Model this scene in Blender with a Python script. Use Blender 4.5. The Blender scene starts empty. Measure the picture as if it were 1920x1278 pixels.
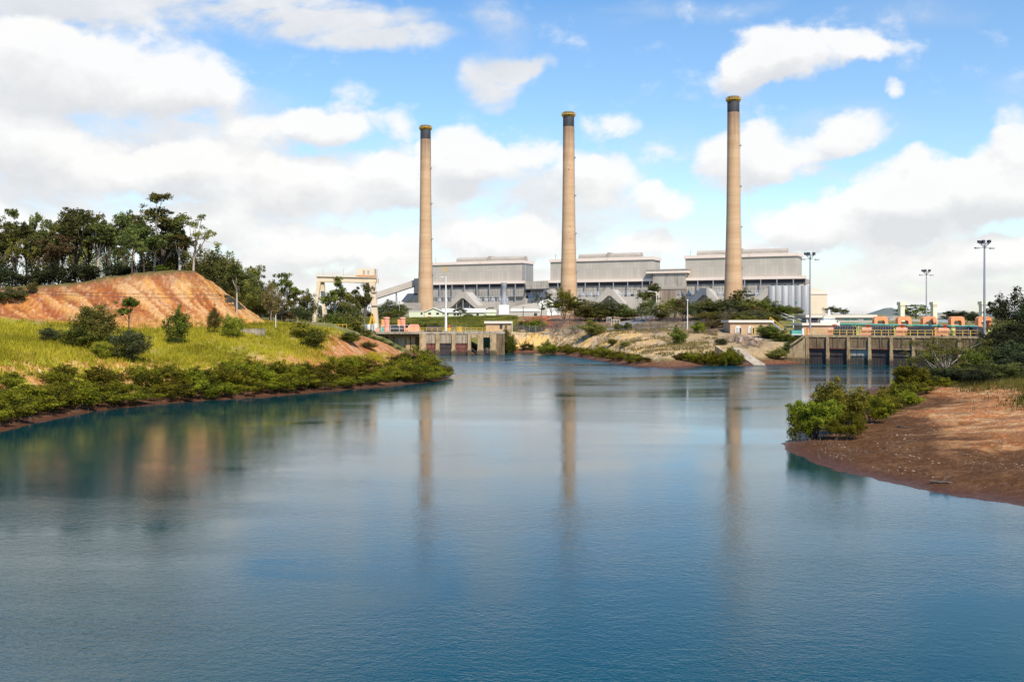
import bpy, math, random
import numpy as np
from mathutils import Vector, Matrix
sc = bpy.context.scene
col = sc.collection
F, HC, HY = 1867.0, 10.0, 600.0          # focal length in photo pixels, eye height above the water, horizon row

def P(px, py, Y):                         # a point at distance Y seen at photo pixel (px, py)
    return ((px-960)/F*Y, Y, HC-(py-HY)/F*Y)
def XP(px, Y): return (px-960)/F*Y
def ZP(py, Y): return HC-(py-HY)/F*Y

# ------------------------------------------------------------------ naming helpers
def tag(o, label=None, cat=None, group=None, kind=None):
    if label: o['label'] = label
    if cat: o['category'] = cat
    if group: o['group'] = group
    if kind: o['kind'] = kind
    return o
def empty(name, label, cat, loc=(0,0,0), rz=0.0, group=None):
    o = bpy.data.objects.new(name, None); col.objects.link(o)
    o.location = loc; o.rotation_euler = (0,0,rz); o.empty_display_size = .2
    return tag(o, label, cat, group)
def link(name, me, mat, parent=None):
    o = bpy.data.objects.new(name, me); col.objects.link(o)
    if mat and not me.materials: me.materials.append(mat)
    if parent: o.parent = parent
    return o
def copy_tree(o, parent=None):
    c = o.copy(); col.objects.link(c)
    if parent: c.parent = parent
    for ch in KIDS.get(o.name, ()): copy_tree(ch, c)
    return c
KIDS = {}

class MB:
    """collects boxes, tubes and prisms into ONE mesh"""
    def __init__(s): s.v = []; s.f = []; s.sm = []
    def add(s, vs, fs, smooth=False):
        n = len(s.v); s.v += [tuple(v) for v in vs]
        for f in fs: s.f.append(tuple(i+n for i in f)); s.sm.append(smooth)
        return s
    def box(s, x0, x1, y0, y1, z0, z1, m=None):
        vs = [(x,y,z) for z in (z0,z1) for y in (y0,y1) for x in (x0,x1)]
        if m is not None: vs = [m @ Vector(v) for v in vs]
        return s.add(vs, [(0,2,3,1),(4,5,7,6),(0,1,5,4),(2,6,7,3),(0,4,6,2),(1,3,7,5)])
    def bar(s, p, q, w, h=None):          # square bar between two points
        p, q = Vector(p), Vector(q); d = (q-p); L = d.length; d.normalize(); h = h or w
        up = Vector((0,0,1)) if abs(d.z) < .95 else Vector((0,1,0))
        a = d.cross(up).normalized(); b = a.cross(d)
        vs = [c + a*i*w/2 + b*j*h/2 for c in (p,q) for j in (-1,1) for i in (-1,1)]
        return s.add(vs, [(0,2,3,1),(4,5,7,6),(0,1,5,4),(2,6,7,3),(0,4,6,2),(1,3,7,5)])
    def tube(s, p, q, r0, r1=None, n=8, cap=True):
        p, q = Vector(p), Vector(q); d = (q-p).normalized(); r1 = r0 if r1 is None else r1
        up = Vector((0,0,1)) if abs(d.z) < .95 else Vector((0,1,0))
        a = d.cross(up).normalized(); b = a.cross(d)
        vs = [c + (a*math.cos(2*math.pi*k/n)+b*math.sin(2*math.pi*k/n))*r for c,r in ((p,r0),(q,r1)) for k in range(n)]
        s.add(vs, [(k,k+n,(k+1)%n+n,(k+1)%n) for k in range(n)], True)
        if cap:
            s.add(vs[:n], [tuple(range(n))]); s.add(vs[n:], [tuple(range(n-1,-1,-1))])
        return s
    def path(s, pts, rs, n=6):            # tapered tube through points
        for (p,q,a,b) in zip(pts[:-1],pts[1:],rs[:-1],rs[1:]): s.tube(p,q,a,b,n,False)
        return s
    def lathe(s, prof, n=32, c=(0,0), smooth=True):
        vs = [(c[0]+r*math.cos(2*math.pi*k/n), c[1]+r*math.sin(2*math.pi*k/n), z) for r,z in prof for k in range(n)]
        fs = [(j*n+k, j*n+(k+1)%n, (j+1)*n+(k+1)%n, (j+1)*n+k) for j in range(len(prof)-1) for k in range(n)]
        return s.add(vs, fs, smooth)
    def prism(s, poly, y0, y1):           # polygon in the x-z plane extruded along y
        n = len(poly)
        vs = [(x,y0,z) for x,z in poly]+[(x,y1,z) for x,z in poly]
        s.add(vs, [(k,(k+1)%n,(k+1)%n+n,k+n) for k in range(n)])
        return s.add(vs, [tuple(range(n-1,-1,-1)), tuple(range(n,2*n))])
    def mesh(s, name):
        me = bpy.data.meshes.new(name); me.from_pydata(s.v, [], s.f)
        me.polygons.foreach_set('use_smooth', s.sm)
        import bmesh
        bm = bmesh.new(); bm.from_mesh(me); bmesh.ops.recalc_face_normals(bm, faces=bm.faces); bm.to_mesh(me); bm.free()
        me.update(); return me
    def build(s, name, mat, parent=None):
        o = link(name, s.mesh(name), mat, parent)
        if parent: KIDS.setdefault(parent.name, []).append(o)
        return o

# ------------------------------------------------------------------ numpy noise
def _h(xi, yi, seed):
    h = (xi.astype(np.int64)*374761393 + yi.astype(np.int64)*668265263 + seed*974634541) & 0xffffffff
    h = ((h ^ (h >> 13))*1274126177) & 0xffffffff
    return ((h ^ (h >> 16)) & 0xffff)/65535.0
def vnoise(x, y, seed=0):
    xi, yi = np.floor(x), np.floor(y); fx, fy = x-xi, y-yi
    fx = fx*fx*(3-2*fx); fy = fy*fy*(3-2*fy)
    a = _h(xi,yi,seed)*(1-fx)+_h(xi+1,yi,seed)*fx
    b = _h(xi,yi+1,seed)*(1-fx)+_h(xi+1,yi+1,seed)*fx
    return a*(1-fy)+b*fy
def fbm(x, y, o=4, seed=0):
    t = np.zeros_like(x); a = .5; n = 0
    for k in range(o):
        t += a*vnoise(x*2**k, y*2**k, seed+k*17); n += a; a *= .5
    return t/n
def sstep(a, b, x):
    t = np.clip((x-a)/(b-a), 0, 1); return t*t*(3-2*t)

# ------------------------------------------------------------------ materials
def new_mat(name):
    m = bpy.data.materials.new(name); m.use_nodes = True
    nt = m.node_tree; nt.nodes.clear()
    out = nt.nodes.new('ShaderNodeOutputMaterial')
    return m, nt, out
def nd(nt, typ, ins=None, **kw):
    n = nt.nodes.new('ShaderNode'+typ)
    for k, v in kw.items(): setattr(n, k, v)
    for k, v in (ins or {}).items():
        if hasattr(v, 'is_output') or isinstance(v, bpy.types.NodeSocket): nt.links.new(v, n.inputs[k])
        else: n.inputs[k].default_value = v
    return n
def c4(c): return (c[0], c[1], c[2], 1)
def mixc(nt, fac, a, b, mode='MIX'):
    n = nt.nodes.new('ShaderNodeMix'); n.data_type = 'RGBA'; n.blend_type = mode
    for i, v in ((0,fac),(6,a),(7,b)):
        if isinstance(v, bpy.types.NodeSocket): nt.links.new(v, n.inputs[i])
        else: n.inputs[i].default_value = c4(v) if isinstance(v, tuple) else v
    return n.outputs[2]
def ramp(nt, fac, stops):
    r = nt.nodes.new('ShaderNodeValToRGB'); e = r.color_ramp.elements
    while len(e) < len(stops): e.new(.5)
    for el, (p, c) in zip(e, stops): el.position = p; el.color = c4(c) if isinstance(c, tuple) else (c,c,c,1)
    nt.links.new(fac, r.inputs[0]); return r.outputs[0]
def surf(name, c, c2=None, scale=(.3,.3,.3), rough=.75, lo=.35, hi=.65, stain=None, stain_scale=(.6,.6,.05), stain_lo=.5,
         stain_hi=.75, fine=None, bump=0, bump_scale=8, metal=0.0, rand=0.0, grid=None, tide=None):
    """painted / concrete / metal surface: two tones by noise, streaky stains, fine grain"""
    m, nt, out = new_mat(name)
    tc = nd(nt, 'TexCoord').outputs['Object']
    mp = nd(nt, 'Mapping', {'Vector': tc, 'Scale': scale})
    no = nd(nt, 'TexNoise', {'Vector': mp.outputs[0], 'Scale': 1.0, 'Detail': 6.0, 'Roughness': .6}).outputs['Fac']
    cc = ramp(nt, no, [(lo, tuple(c)), (hi, tuple(c2 or [min(1, x*1.25) for x in c]))])
    if stain:
        mp2 = nd(nt, 'Mapping', {'Vector': tc, 'Scale': stain_scale, 'Location': (3.1,1.7,.4)})
        n2 = nd(nt, 'TexNoise', {'Vector': mp2.outputs[0], 'Scale': 1.0, 'Detail': 8.0, 'Roughness': .7}).outputs['Fac']
        f = ramp(nt, n2, [(stain_lo, 0.0), (stain_hi, 1.0)])
        cc = mixc(nt, f, cc, tuple(stain))
    if fine:
        n3 = nd(nt, 'TexNoise', {'Vector': tc, 'Scale': fine, 'Detail': 3.0}).outputs['Fac']
        cc = mixc(nt, .5, cc, ramp(nt, n3, [(.3, .3), (.7, .7)]), 'OVERLAY')
    if grid:                               # cladding sheets: joints and slightly different sheets
        sp = nd(nt, 'SeparateXYZ', {0: tc}); xx = nd(nt, 'Math', {0: sp.outputs[0], 1: sp.outputs[1]}, operation='ADD').outputs[0]
        v = nd(nt, 'CombineXYZ', {0: xx, 1: sp.outputs[2]}).outputs[0]
        bk = nd(nt, 'TexBrick', {'Vector': v, 'Color1': (.42,.42,.42,1), 'Color2': (.57,.57,.56,1), 'Mortar': (.30,.29,.28,1), 'Scale': 1.0, 'Mortar Size': .12, 'Brick Width': grid[0], 'Row Height': grid[1]}, offset=0.0)
        cc = mixc(nt, grid[2], cc, bk.outputs[0], 'OVERLAY')
    if tide:                               # weed and mud left by the tide on the foot of the wall
        zz = nd(nt, 'SeparateXYZ', {0: tc}).outputs[2]; nw = nd(nt, 'TexNoise', {'Vector': tc, 'Scale': 1.6, 'Detail': 4.0}).outputs['Fac']
        zz = nd(nt, 'Math', {0: nd(nt, 'Math', {0: nw, 1: 1.6}, operation='MULTIPLY').outputs[0], 1: zz}, operation='ADD').outputs[0]
        cc = mixc(nt, nd(nt, 'MapRange', {'Value': zz, 'From Min': tide, 'From Max': tide+.7, 'To Min': .85, 'To Max': 0.0}).outputs[0], cc, (.045,.036,.022))
    if rand:
        oi = nd(nt, 'ObjectInfo').outputs['Random']
        cc = mixc(nt, rand, cc, ramp(nt, oi, [(0, .2), (1, .8)]), 'OVERLAY')
    b = nd(nt, 'BsdfPrincipled', {'Base Color': cc, 'Roughness': rough, 'Metallic': metal})
    b.inputs['Specular IOR Level'].default_value = .3
    if bump:
        n4 = nd(nt, 'TexNoise', {'Vector': tc, 'Scale': bump_scale, 'Detail': 5.0}).outputs['Fac']
        bn = nd(nt, 'Bump', {'Height': n4, 'Strength': bump, 'Distance': .1})
        nt.links.new(bn.outputs[0], b.inputs['Normal'])
    nt.links.new(b.outputs[0], out.inputs[0]); return m
def leafmat(name, dark, light, sat=(.0,), trans=.22, randamt=.35):
    m, nt, out = new_mat(name)
    at = nd(nt, 'Attribute', attribute_name='tint').outputs['Fac']
    cc = ramp(nt, at, [(0.05, tuple(dark)), (.95, tuple(light))])
    oi = nd(nt, 'ObjectInfo').outputs['Random']
    hs = nd(nt, 'HueSaturation', {'Color': cc})
    h = nd(nt, 'MapRange', {'Value': oi, 'To Min': .5-.03*randamt/.35, 'To Max': .5+.02*randamt/.35}); nt.links.new(h.outputs[0], hs.inputs['Hue'])
    v = nd(nt, 'MapRange', {'Value': oi, 'To Min': 1-randamt, 'To Max': 1+randamt}); nt.links.new(v.outputs[0], hs.inputs['Value'])
    d = nd(nt, 'BsdfPrincipled', {'Base Color': hs.outputs[0], 'Roughness': .75}); d.inputs['Specular IOR Level'].default_value = .12
    t = nd(nt, 'BsdfTranslucent', {'Color': hs.outputs[0]})
    mx = nd(nt, 'MixShader', {0: trans, 1: d.outputs[0], 2: t.outputs[0]})
    nt.links.new(mx.outputs[0], out.inputs[0]); return m
# ------------------------------------------------------------------ terrain
def wl(px, py): Y = F*HC/(py-HY); return (XP(px, Y), Y)
RS0, RS1 = Vector((68.0, 229.0)), Vector((99.3, 209.9))       # the right pump station's waterline, end to end
SHORE_LEFT = [(-56,-60),(-52,50),(-48.5,78)] + [wl(*p) for p in ((0,808),(100,785),(200,769),(300,757),(400,750),(500,743),(600,735),(700,726),(780,719),(830,713))]
SHORE_TIP = [wl(848,705), wl(845,697), wl(825,685), wl(800,674), (-24.6,284), (-25,290.3)]
SHORE_FAR = [(-4.2,290.3), (-3,304), wl(1000,661.5), wl(1060,667), wl(1100,673), wl(1142,680), wl(1183,687), wl(1244,690), wl(1290,689.5), wl(1330,684), wl(1390,686), wl(1443,685), wl(1482,684)]
SHORE_RIGHT = [(67.7,229.4),(99.6,209.7),(92,204),(80,187),(66,167),(47,138),(36,113),(27,93), wl(1470,832), wl(1480,848), wl(1530,871), wl(1600,891), wl(1700,911), wl(1800,930), wl(1920,949), (29.5,45),(31,30),(32,-60)]
WATER = np.array(SHORE_LEFT+SHORE_TIP+SHORE_FAR+SHORE_RIGHT)

def sd_poly(X, Y, poly):                   # >0 outside the polygon
    d2 = np.full(X.shape, 1e18); ins = np.zeros(X.shape, bool); n = len(poly)
    for i in range(n):
        ax, ay = poly[i]; bx, by = poly[(i+1) % n]; ex, ey = bx-ax, by-ay
        t = np.clip(((X-ax)*ex+(Y-ay)*ey)/(ex*ex+ey*ey+1e-12), 0, 1)
        d2 = np.minimum(d2, (X-ax-t*ex)**2+(Y-ay-t*ey)**2)
        if abs(ey) > 1e-9:
            c = ((ay > Y) != (by > Y)) & (X < ex*(Y-ay)/ey+ax)
            ins ^= c
    d = np.sqrt(d2); return np.where(ins, -d, d)

CTRL = [P(*p) for p in (
    (0,690,104),(150,680,119),(300,690,130),(450,685,142),(600,668,160),(700,668,178),(740,690,182),
    (-60,690,92),(-60,606,140),(0,606,145),(150,616,155),(300,620,162),(450,620,165),(520,619,170),(600,617,180),(640,620,180),
    (80,652,124),(300,654,145),(500,650,155),(660,640,182),
    (560,606,200),(480,602,215),(620,606,230),(600,612,300),(650,614,300),(700,622,300),(690,640,270),(672,622,235),(705,652,235),
    (750,620,312),(900,620,312),(850,612,350),(850,595,418),(950,594,440),(760,598,410),(700,600,400),(640,600,420),
    (1000,623,322),(1100,624,298),(1200,623,275),(1300,623,266),(1240,655,238),(1320,645,240),(1150,640,268),
    (1050,601,345),(1050,590,372),(1180,603,330),(1200,594,385),(1330,606,310),(1390,580,330),(1430,584,335),(1330,588,340),(1380,612,290),(1450,612,290),
    (1400,626,272),(1400,640,245),(1480,612,290),(1500,620,270),(1470,640,250),
    (1600,622,270),(1800,622,250),(1600,616,400),(1800,615,400),
    (1750,757,112),(1850,762,92),(1900,745,96),(1900,703,120),(1850,700,140),(1920,665,160),(1900,632,220),(1855,640,203),
    (1700,795,86),(1900,850,66),(1850,800,78),(1950,800,75),(1800,716,145))]
CTRL += [(-150,60,8),(-140,120,12),(-90,60,6.5),(-75,85,6),(-160,200,15),(-90,300,13),(-60,400,12),(150,60,6),(80,40,4),(60,20,4),(150,150,9),(140,250,8),
         (300,300,8),(-50,600,13),(60,560,13.5),(180,520,13),(-300,700,14),(-100,700,14),(100,650,14),(300,620,12),(500,500,9),(-100,900,14),(100,900,14),(300,900,13),
         (700,900,9),(0,1500,14),(800,1600,9),(-800,1500,14),(0,6000,10),(3000,6000,8),(-3000,6000,14)]
CA = np.array(CTRL)
_d = np.hypot(CA[:,None,0]-CA[None,:,0], CA[:,None,1]-CA[None,:,1])
_A = np.block([[-_d-0.0*np.eye(len(CA)), np.ones((len(CA),1))],[np.ones((1,len(CA))), np.zeros((1,1))]])
_w = np.linalg.solve(_A, np.append(CA[:,2], 0))
HILL = [(-57.5,181),(-60,178),(-64,175.5),(-72,173),(-80,172),(-90,168),(-140,160),(-170,330),(-130,300),(-88,220),(-70,195)]
def base_h(X, Y):
    z = np.full(X.shape, _w[-1])
    for (cx,cy,_), w in zip(CTRL, _w[:-1]): z -= w*np.hypot(X-cx, Y-cy)
    return z
def hill_h(X, Y):
    d = sd_poly(X, Y, HILL)
    top = np.interp(X, [-160,-90,-75,-71,-62,-57], [15.5,15.4,16.6,17.6,18.9,19.1]) + np.clip((Y-182)*.03, 0, 1.5)
    g = fbm(X*.75+Y*1.1, (Y*.75-X*1.1)*.07, 4, 5)-.5
    g2 = fbm(X*.25, Y*.25, 3, 8)-.5
    dd = np.clip(d, 0, None)
    return top - .74*dd*(1+.0*g) + (g*1.15+g2*1.5)*sstep(0,3,d) - .25*sstep(-1.5,.5,d) + (fbm(X*1.2,Y*1.2,3,29)-.5)*.7*sstep(-3,0,d)*sstep(4,1,d)
def hfun(X, Y):
    X = np.asarray(X, float); Y = np.asarray(Y, float)
    d = sd_poly(X, Y, WATER) + ((fbm(X*.22,Y*.22,3,101)-.5)*1.6+(fbm(X*1.1,Y*1.1,3,103)-.5)*.7)*(1-sstep(-42,-38,X)*sstep(2,-3,X)*sstep(283,287,Y))
    b = base_h(X, Y) + (fbm(X*.18, Y*.18, 4, 3)-.5)*.7*sstep(2,14,d)
    hh = hill_h(X, Y)
    b = np.maximum(b, hh)
    # wet mud flat, then a short steep scarp
    wob = (fbm(X*.35, Y*.35, 3, 11)-.5)
    prof = np.where(d < 0, np.maximum(.25*d, -2.5), np.where(d < 6, .2*d, 1.2+.66*(d-6)))
    rgt = sstep(18, 26, X)*sstep(175, 140, Y)
    prof = np.where(d > 0, prof*(1-rgt)+rgt*np.where(d<2, .2*d, .4+.1*(d-2)), prof)
    prof = prof + wob*np.clip(d*.12, 0, .8) + (fbm(X*1.7, Y*1.7, 3, 19)-.5)*.12*sstep(0,1.5,d)
    k = .6
    b = np.maximum(b, .35)
    m = np.where(d > 0, -k*np.logaddexp(-prof/k, -b/k), prof)
    z = np.where(d > 0, np.maximum(m, .02+.03*np.minimum(d,2)), m)
    return z
def hz(x, y): return float(hfun(np.array([x]), np.array([y]))[0])

def masks(X, Y, Z):
    """ground cover by place: returns albedo (n,3) and a 'rock' weight"""
    d = sd_poly(X, Y, WATER)
    hd = sd_poly(X, Y, HILL)
    n1 = fbm(X*.12, Y*.12, 4, 31); n2 = fbm(X*.6, Y*.6, 4, 37); n3 = fbm(X*2.2, Y*2.2, 3, 41)
    streak = fbm(X*.75+Y*1.1, (Y*.75-X*1.1)*.07, 4, 5)
    C = np.zeros(X.shape+(3,))
    def put(w, c):
        C[:] = C*(1-w[...,None]) + np.array(c)*w[...,None]
    one = np.ones(X.shape)
    # default: dry olive ground
    put(one, (.17,.15,.06)); put(sstep(.45,.65,n1), (.13,.14,.04)); put(sstep(.55,.75,n2)*.6, (.30,.22,.12))
    far = sstep(500, 620, Y); put(far, (.28,.25,.19)); put(sstep(900,1500,Y), (.16,.17,.10))
    left = (X < -10)&(Y < 300)
    # left bench: grass soil, scars
    px = X/Y*F+960
    bench = sstep(1.0,2.5,Z)*(left&(Y<192)).astype(float)
    put(bench, (.27,.26,.03)); put(bench*sstep(.54,.66,n2), (.27,.21,.07))
    scar = bench*sstep(19,9,d)*sstep(6,9,d)*sstep(.38,.5,n1*.5+n2*.5+.0)
    put(scar, (.47,.25,.075)); put(scar*sstep(.5,.66,n3), (.52,.36,.17)); put(scar*sstep(.5,.7,streak), (.33,.12,.04))
    # knoll's cut face at the right end of the bench
    kn = sstep(-36,-31,X)*(left&(Y<215)&(Y>150)).astype(float)*sstep(7.9,7.0,Z+n2*.8-.4)*sstep(3.2,4.4,Z+n2-.5)
    kn = np.maximum(kn, sstep(-33,-28,X)*(left&(Y<215)&(Y>150))*sstep(1.2,2.,Z)*sstep(4.6,3.4,Z))
    fk = fbm(X*2.1+Y*1.0, (Y-X*2.)*.15, 4, 16); put(kn, (.38,.155,.05)); put(kn*sstep(.50,.66,fk)*.7, (.45,.29,.16)); put(kn*sstep(.46,.34,fk)*.7, (.27,.085,.03))
    # the orange hill face
    on = (left&(Y<330)).astype(float)
    face = on*sstep(-2.5,-.2,hd)*sstep(16.5,13.5,hd+n2*2)*sstep(8.6,9.4,Z+n2*.5)
    put(on*sstep(1,-3,hd), (.20,.12,.05))
    fine = fbm(X*2.1+Y*3.1, (Y*.75-X*1.1)*.22, 4, 15); patch = fbm(X*.13, Y*.22, 4, 55)
    put(face, (.33,.105,.026)); put(face*sstep(.42,.60,patch), (.38,.150,.036)); put(face*sstep(.53,.63,fbm(X*.2+9,Y*.3,4,57)), (.45,.245,.072))
    put(face*sstep(.50,.66,fine)*.35, (.47,.275,.12)); put(face*sstep(.45,.34,fine)*.5, (.20,.062,.025))
    sk2 = fbm(X*.45+Y*.66, (Y*.75-X*1.1)*.035, 4, 23); put(face*sstep(.54,.62,streak)*.75, (.50,.31,.145)); put(face*sstep(.44,.36,streak)*.75, (.19,.055,.022)); put(face*sstep(.56,.64,sk2)*.7, (.47,.235,.065)); put(face*sstep(.43,.36,sk2)*.7, (.24,.072,.026))
    put(face*sstep(3.8,.2,hd+n2*3-1.5)*.85, (.215,.085,.038)); put(face*sstep(.62,.72,n3)*.35, (.48,.36,.25)); put(face*sstep(.34,.26,n3)*.35, (.13,.06,.03))
    put(face*sstep(9,13.5,hd+n2*4-2)*.6, (.45,.25,.075))
    put(on*sstep(-3,-1,hd)*sstep(1.2,-.2,hd+n2*1.5-.7), (.10,.085,.03))
    # far bank sand
    fb = ((X > -6)&(Y > 200)&(Y < 330)&(X < 66)).astype(float)*sstep(1.3,2.1,Z+n2-.5)*sstep(7.6,6.3,Z+n2*.6-.3)
    put(fb, (.52,.345,.165)); put(fb*sstep(.45,.62,n1), (.58,.365,.125)); put(fb*sstep(.5,.66,fbm(X*.7-Y*.4,(Y+X)*.15,4,51)), (.40,.30,.20))
    put(fb*sstep(.58,.72,n2)*.8, (.60,.47,.31)); put(fb*sstep(.56,.70,n3)*.6, (.16,.12,.06)); put(fb*sstep(.56,.66,fbm(X*.3,Y*.3,3,81))*.5, (.22,.15,.08))
    brn = fb*sstep(34,44,X); put(brn*.75, (.26,.19,.11)); put(brn*sstep(.45,.6,n2)*.8, (.36,.27,.15))
    # red earth cut
    red = sstep(0,6,X+n2*8-4)*sstep(36,28,X+n2*8-4)*sstep(324,334,Y+n2*16-8)*sstep(386,374,Y)*sstep(.25,.45,n2+.1); put(red, (.28,.075,.03)); put(red*sstep(.55,.7,n3), (.42,.2,.1))
    fbs = ((X>14)&(X<70)&(Y>262)&(Y<420)).astype(float)*sstep(6.2,7.2,Z)*.7; put(fbs, (.20,.13,.08)); put(fbs*sstep(.5,.62,n2), (.27,.17,.09))
    # green slope below the houses
    gs = sstep(6,-6,X+n2*10-5)*sstep(-70,-58,X)*sstep(314,322,Y)*sstep(432,420,Y); put(gs, (.19,.18,.045)); put(gs*sstep(.46,.62,n1), (.27,.20,.08))
    # right bank
    rb = ((X > 18)&(Y < 160)).astype(float)
    hgt = Z + (n1-.5)*.8 + (n2-.5)*.5
    n4 = fbm(X*6., Y*6., 3, 43); put(rb, (.090,.041,.016)); put(rb*sstep(.48,.66,n2), (.120,.060,.026)); put(rb*sstep(.62,.75,n4)*.25, (.22,.15,.10)); put(rb*sstep(.42,.3,n4)*.6, (.05,.025,.014))
    sandr = rb*sstep(.75,1.5,hgt); put(sandr, (.34,.135,.042)); put(sandr*sstep(.48,.62,n2), (.40,.235,.105)); put(sandr*sstep(.52,.64,n3)*.8, (.30,.095,.030)); put(sandr*sstep(.60,.72,n4)*.6, (.50,.38,.24))
    put(sandr*sstep(.56,.68,fbm(X*.5,Y*1.,4,63))*.7, (.17,.085,.04))
    put(rb*sstep(2.1,2.7,hgt), (.20,.15,.06))
    # mud along every shore
    mud = sstep(1.55,.75,Z+(n2-.5)*.7)*(1-rb)
    put(mud, (.165,.078,.040)); put(mud*sstep(.5,.66,n3), (.11,.048,.025))
    wet = sstep(.42,.08,Z+(n3-.5)*.15); put(wet, (.085,.038,.020))
    put(sstep(.0,-.5,Z), (.05,.045,.03))
    return C

def build_terrain():
    us = np.concatenate([np.linspace(-3.2,-.62,60)[:-1], np.linspace(-.62,.62,1000), np.linspace(.62,3.2,60)[1:]])
    ys = [8.0]
    while ys[-1] < 9000:
        y = ys[-1]; ys.append(y*(1.012 if y < 48 else 1.0036 if y < 215 else 1.0042 if y < 345 else 1.012 if y < 450 else 1.05))
    ys = np.array(ys)
    Y, U = np.meshgrid(ys, us, indexing='ij'); X = U*Y
    Z = hfun(X.ravel(), Y.ravel()).reshape(X.shape)
    co = np.stack([X,Y,Z],-1).reshape(-1,3)
    ny, nx = X.shape
    idx = np.arange(ny*nx).reshape(ny,nx)
    q = np.stack([idx[:-1,:-1],idx[:-1,1:],idx[1:,1:],idx[1:,:-1]],-1).reshape(-1,4)
    me = grid_mesh('ground', co, q, True)
    C = masks(X.ravel(), Y.ravel(), Z.ravel())
    a = me.color_attributes.new('cover', 'FLOAT_COLOR', 'POINT')
    a.data.foreach_set('color', np.concatenate([C, np.ones((len(C),1))],1).astype(np.float32).ravel())
    return me
def grid_mesh(name, co, q, smooth=False):
    me = bpy.data.meshes.new(name); k = q.shape[1]
    me.vertices.add(len(co)); me.vertices.foreach_set('co', co.astype(np.float32).ravel())
    me.loops.add(q.size); me.loops.foreach_set('vertex_index', q.astype(np.int32).ravel())
    me.polygons.add(len(q)); me.polygons.foreach_set('loop_start', np.arange(0,q.size,k,dtype=np.int32))
    me.polygons.foreach_set('use_smooth', np.full(len(q), smooth))
    me.update(calc_edges=True); me.validate(); return me

def ground_mat():
    m, nt, out = new_mat('ground_cover')
    at = nd(nt, 'Attribute', attribute_name='cover').outputs['Color']
    tc = nd(nt, 'TexCoord').outputs['Object']
    n1 = nd(nt, 'TexNoise', {'Vector': tc, 'Scale': 2.2, 'Detail': 8.0, 'Roughness': .65}).outputs['Fac']
    n2 = nd(nt, 'TexNoise', {'Vector': tc, 'Scale': 9.0, 'Detail': 5.0, 'Roughness': .7}).outputs['Fac']
    c = mixc(nt, .6, at, ramp(nt, n1, [(.3,.25),(.7,.75)]), 'OVERLAY')
    c = mixc(nt, .6, c, ramp(nt, n2, [(.3,.28),(.7,.74)]), 'OVERLAY')
    sep = nd(nt, 'SeparateXYZ', {0: tc})
    wet = nd(nt, 'MapRange', {'Value': sep.outputs[2], 'From Min': .05, 'From Max': .4, 'To Min': .35, 'To Max': .9}).outputs[0]
    b = nd(nt, 'BsdfPrincipled', {'Base Color': c, 'Roughness': wet}); b.inputs['Specular IOR Level'].default_value = .06
    bn = nd(nt, 'Bump', {'Height': n1, 'Strength': .6, 'Distance': .2})
    b2 = nd(nt, 'Bump', {'Height': n2, 'Strength': .6, 'Distance': .08, 'Normal': bn.outputs[0]})
    nt.links.new(b2.outputs[0], b.inputs['Normal'])
    nt.links.new(b.outputs[0], out.inputs[0]); return m
def water_mat():
    m, nt, out = new_mat('inlet_water')
    tc = nd(nt, 'TexCoord').outputs['Object']
    def noise(sx, sy, det=3.0, rough=.5, loc=0.0, dist=0.0, rot=0.0):
        mp = nd(nt, 'Mapping', {'Vector': tc, 'Scale': (sx,sy,1), 'Location': (loc,loc*.7,0), 'Rotation': (0,0,rot)})
        return nd(nt, 'TexNoise', {'Vector': mp.outputs[0], 'Scale': 1.0, 'Detail': det, 'Roughness': rough, 'Distortion': dist}).outputs['Fac']
    a = noise(2.3,3.1,4.0,.55,0,.5,.25); b = noise(.5,.75,3.0,.5,5,.6,-.2); c = noise(7.0,8.5,3.0,.55,9,.3,.5)
    patch = ramp(nt, noise(.018,.05,4.0,.55,3,1.5), [(.36,.2),(.62,1.0)])
    yv = nd(nt,'MapRange',{'Value':nd(nt,'SeparateXYZ',{0:tc}).outputs[1],'From Min':0.0,'From Max':300.0}).outputs[0]
    far = nd(nt,'Math',{0:ramp(nt, yv, [(.08,.85),(.19,.24),(.36,.14),(.55,.15),(.66,.42),(.9,.5)]),1:3.0},operation='MULTIPLY').outputs[0]
    amt = nd(nt, 'Math', {0: patch, 1: far}, operation='MULTIPLY').outputs[0]
    def bump(h, s, dist, prev=None):
        st = nd(nt, 'Math', {0: amt, 1: s}, operation='MULTIPLY').outputs[0]
        n = nd(nt, 'Bump', {'Height': h, 'Strength': st, 'Distance': dist})
        if prev: nt.links.new(prev, n.inputs['Normal'])
        return n.outputs[0]
    nn = bump(b, .5, .018); nn = bump(a, .5, .024, nn); nn = bump(c, .5, .016, nn)
    deep = ramp(nt, noise(.012,.012,3.0,.5,2), [(.35,(.0001,.031,.043)),(.7,(.0005,.041,.044))])
    ruf = nd(nt,'Math',{0:ramp(nt, yv, [(.2,.03),(.38,.13),(.58,.17),(.70,.30),(.95,.34)]),1:ramp(nt, noise(.03,.11,4.0,.55,8,1.2), [(.38,.35),(.6,1.0)])},operation='MULTIPLY').outputs[0]
    p = nd(nt, 'BsdfPrincipled', {'Base Color': deep, 'Roughness': ruf, 'IOR': 1.42, 'Normal': nn})
    p.inputs['Specular IOR Level'].default_value = .5
    nt.links.new(p.outputs[0], out.inputs[0]); return m

g = link('ground', build_terrain(), ground_mat()); tag(g, kind='structure')
wm = MB(); wm.add([(-900,-300,0),(900,-300,0),(900,420,0),(-900,420,0)], [(0,1,2,3)])
w = wm.build('water', water_mat()); tag(w, kind='structure')
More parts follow.
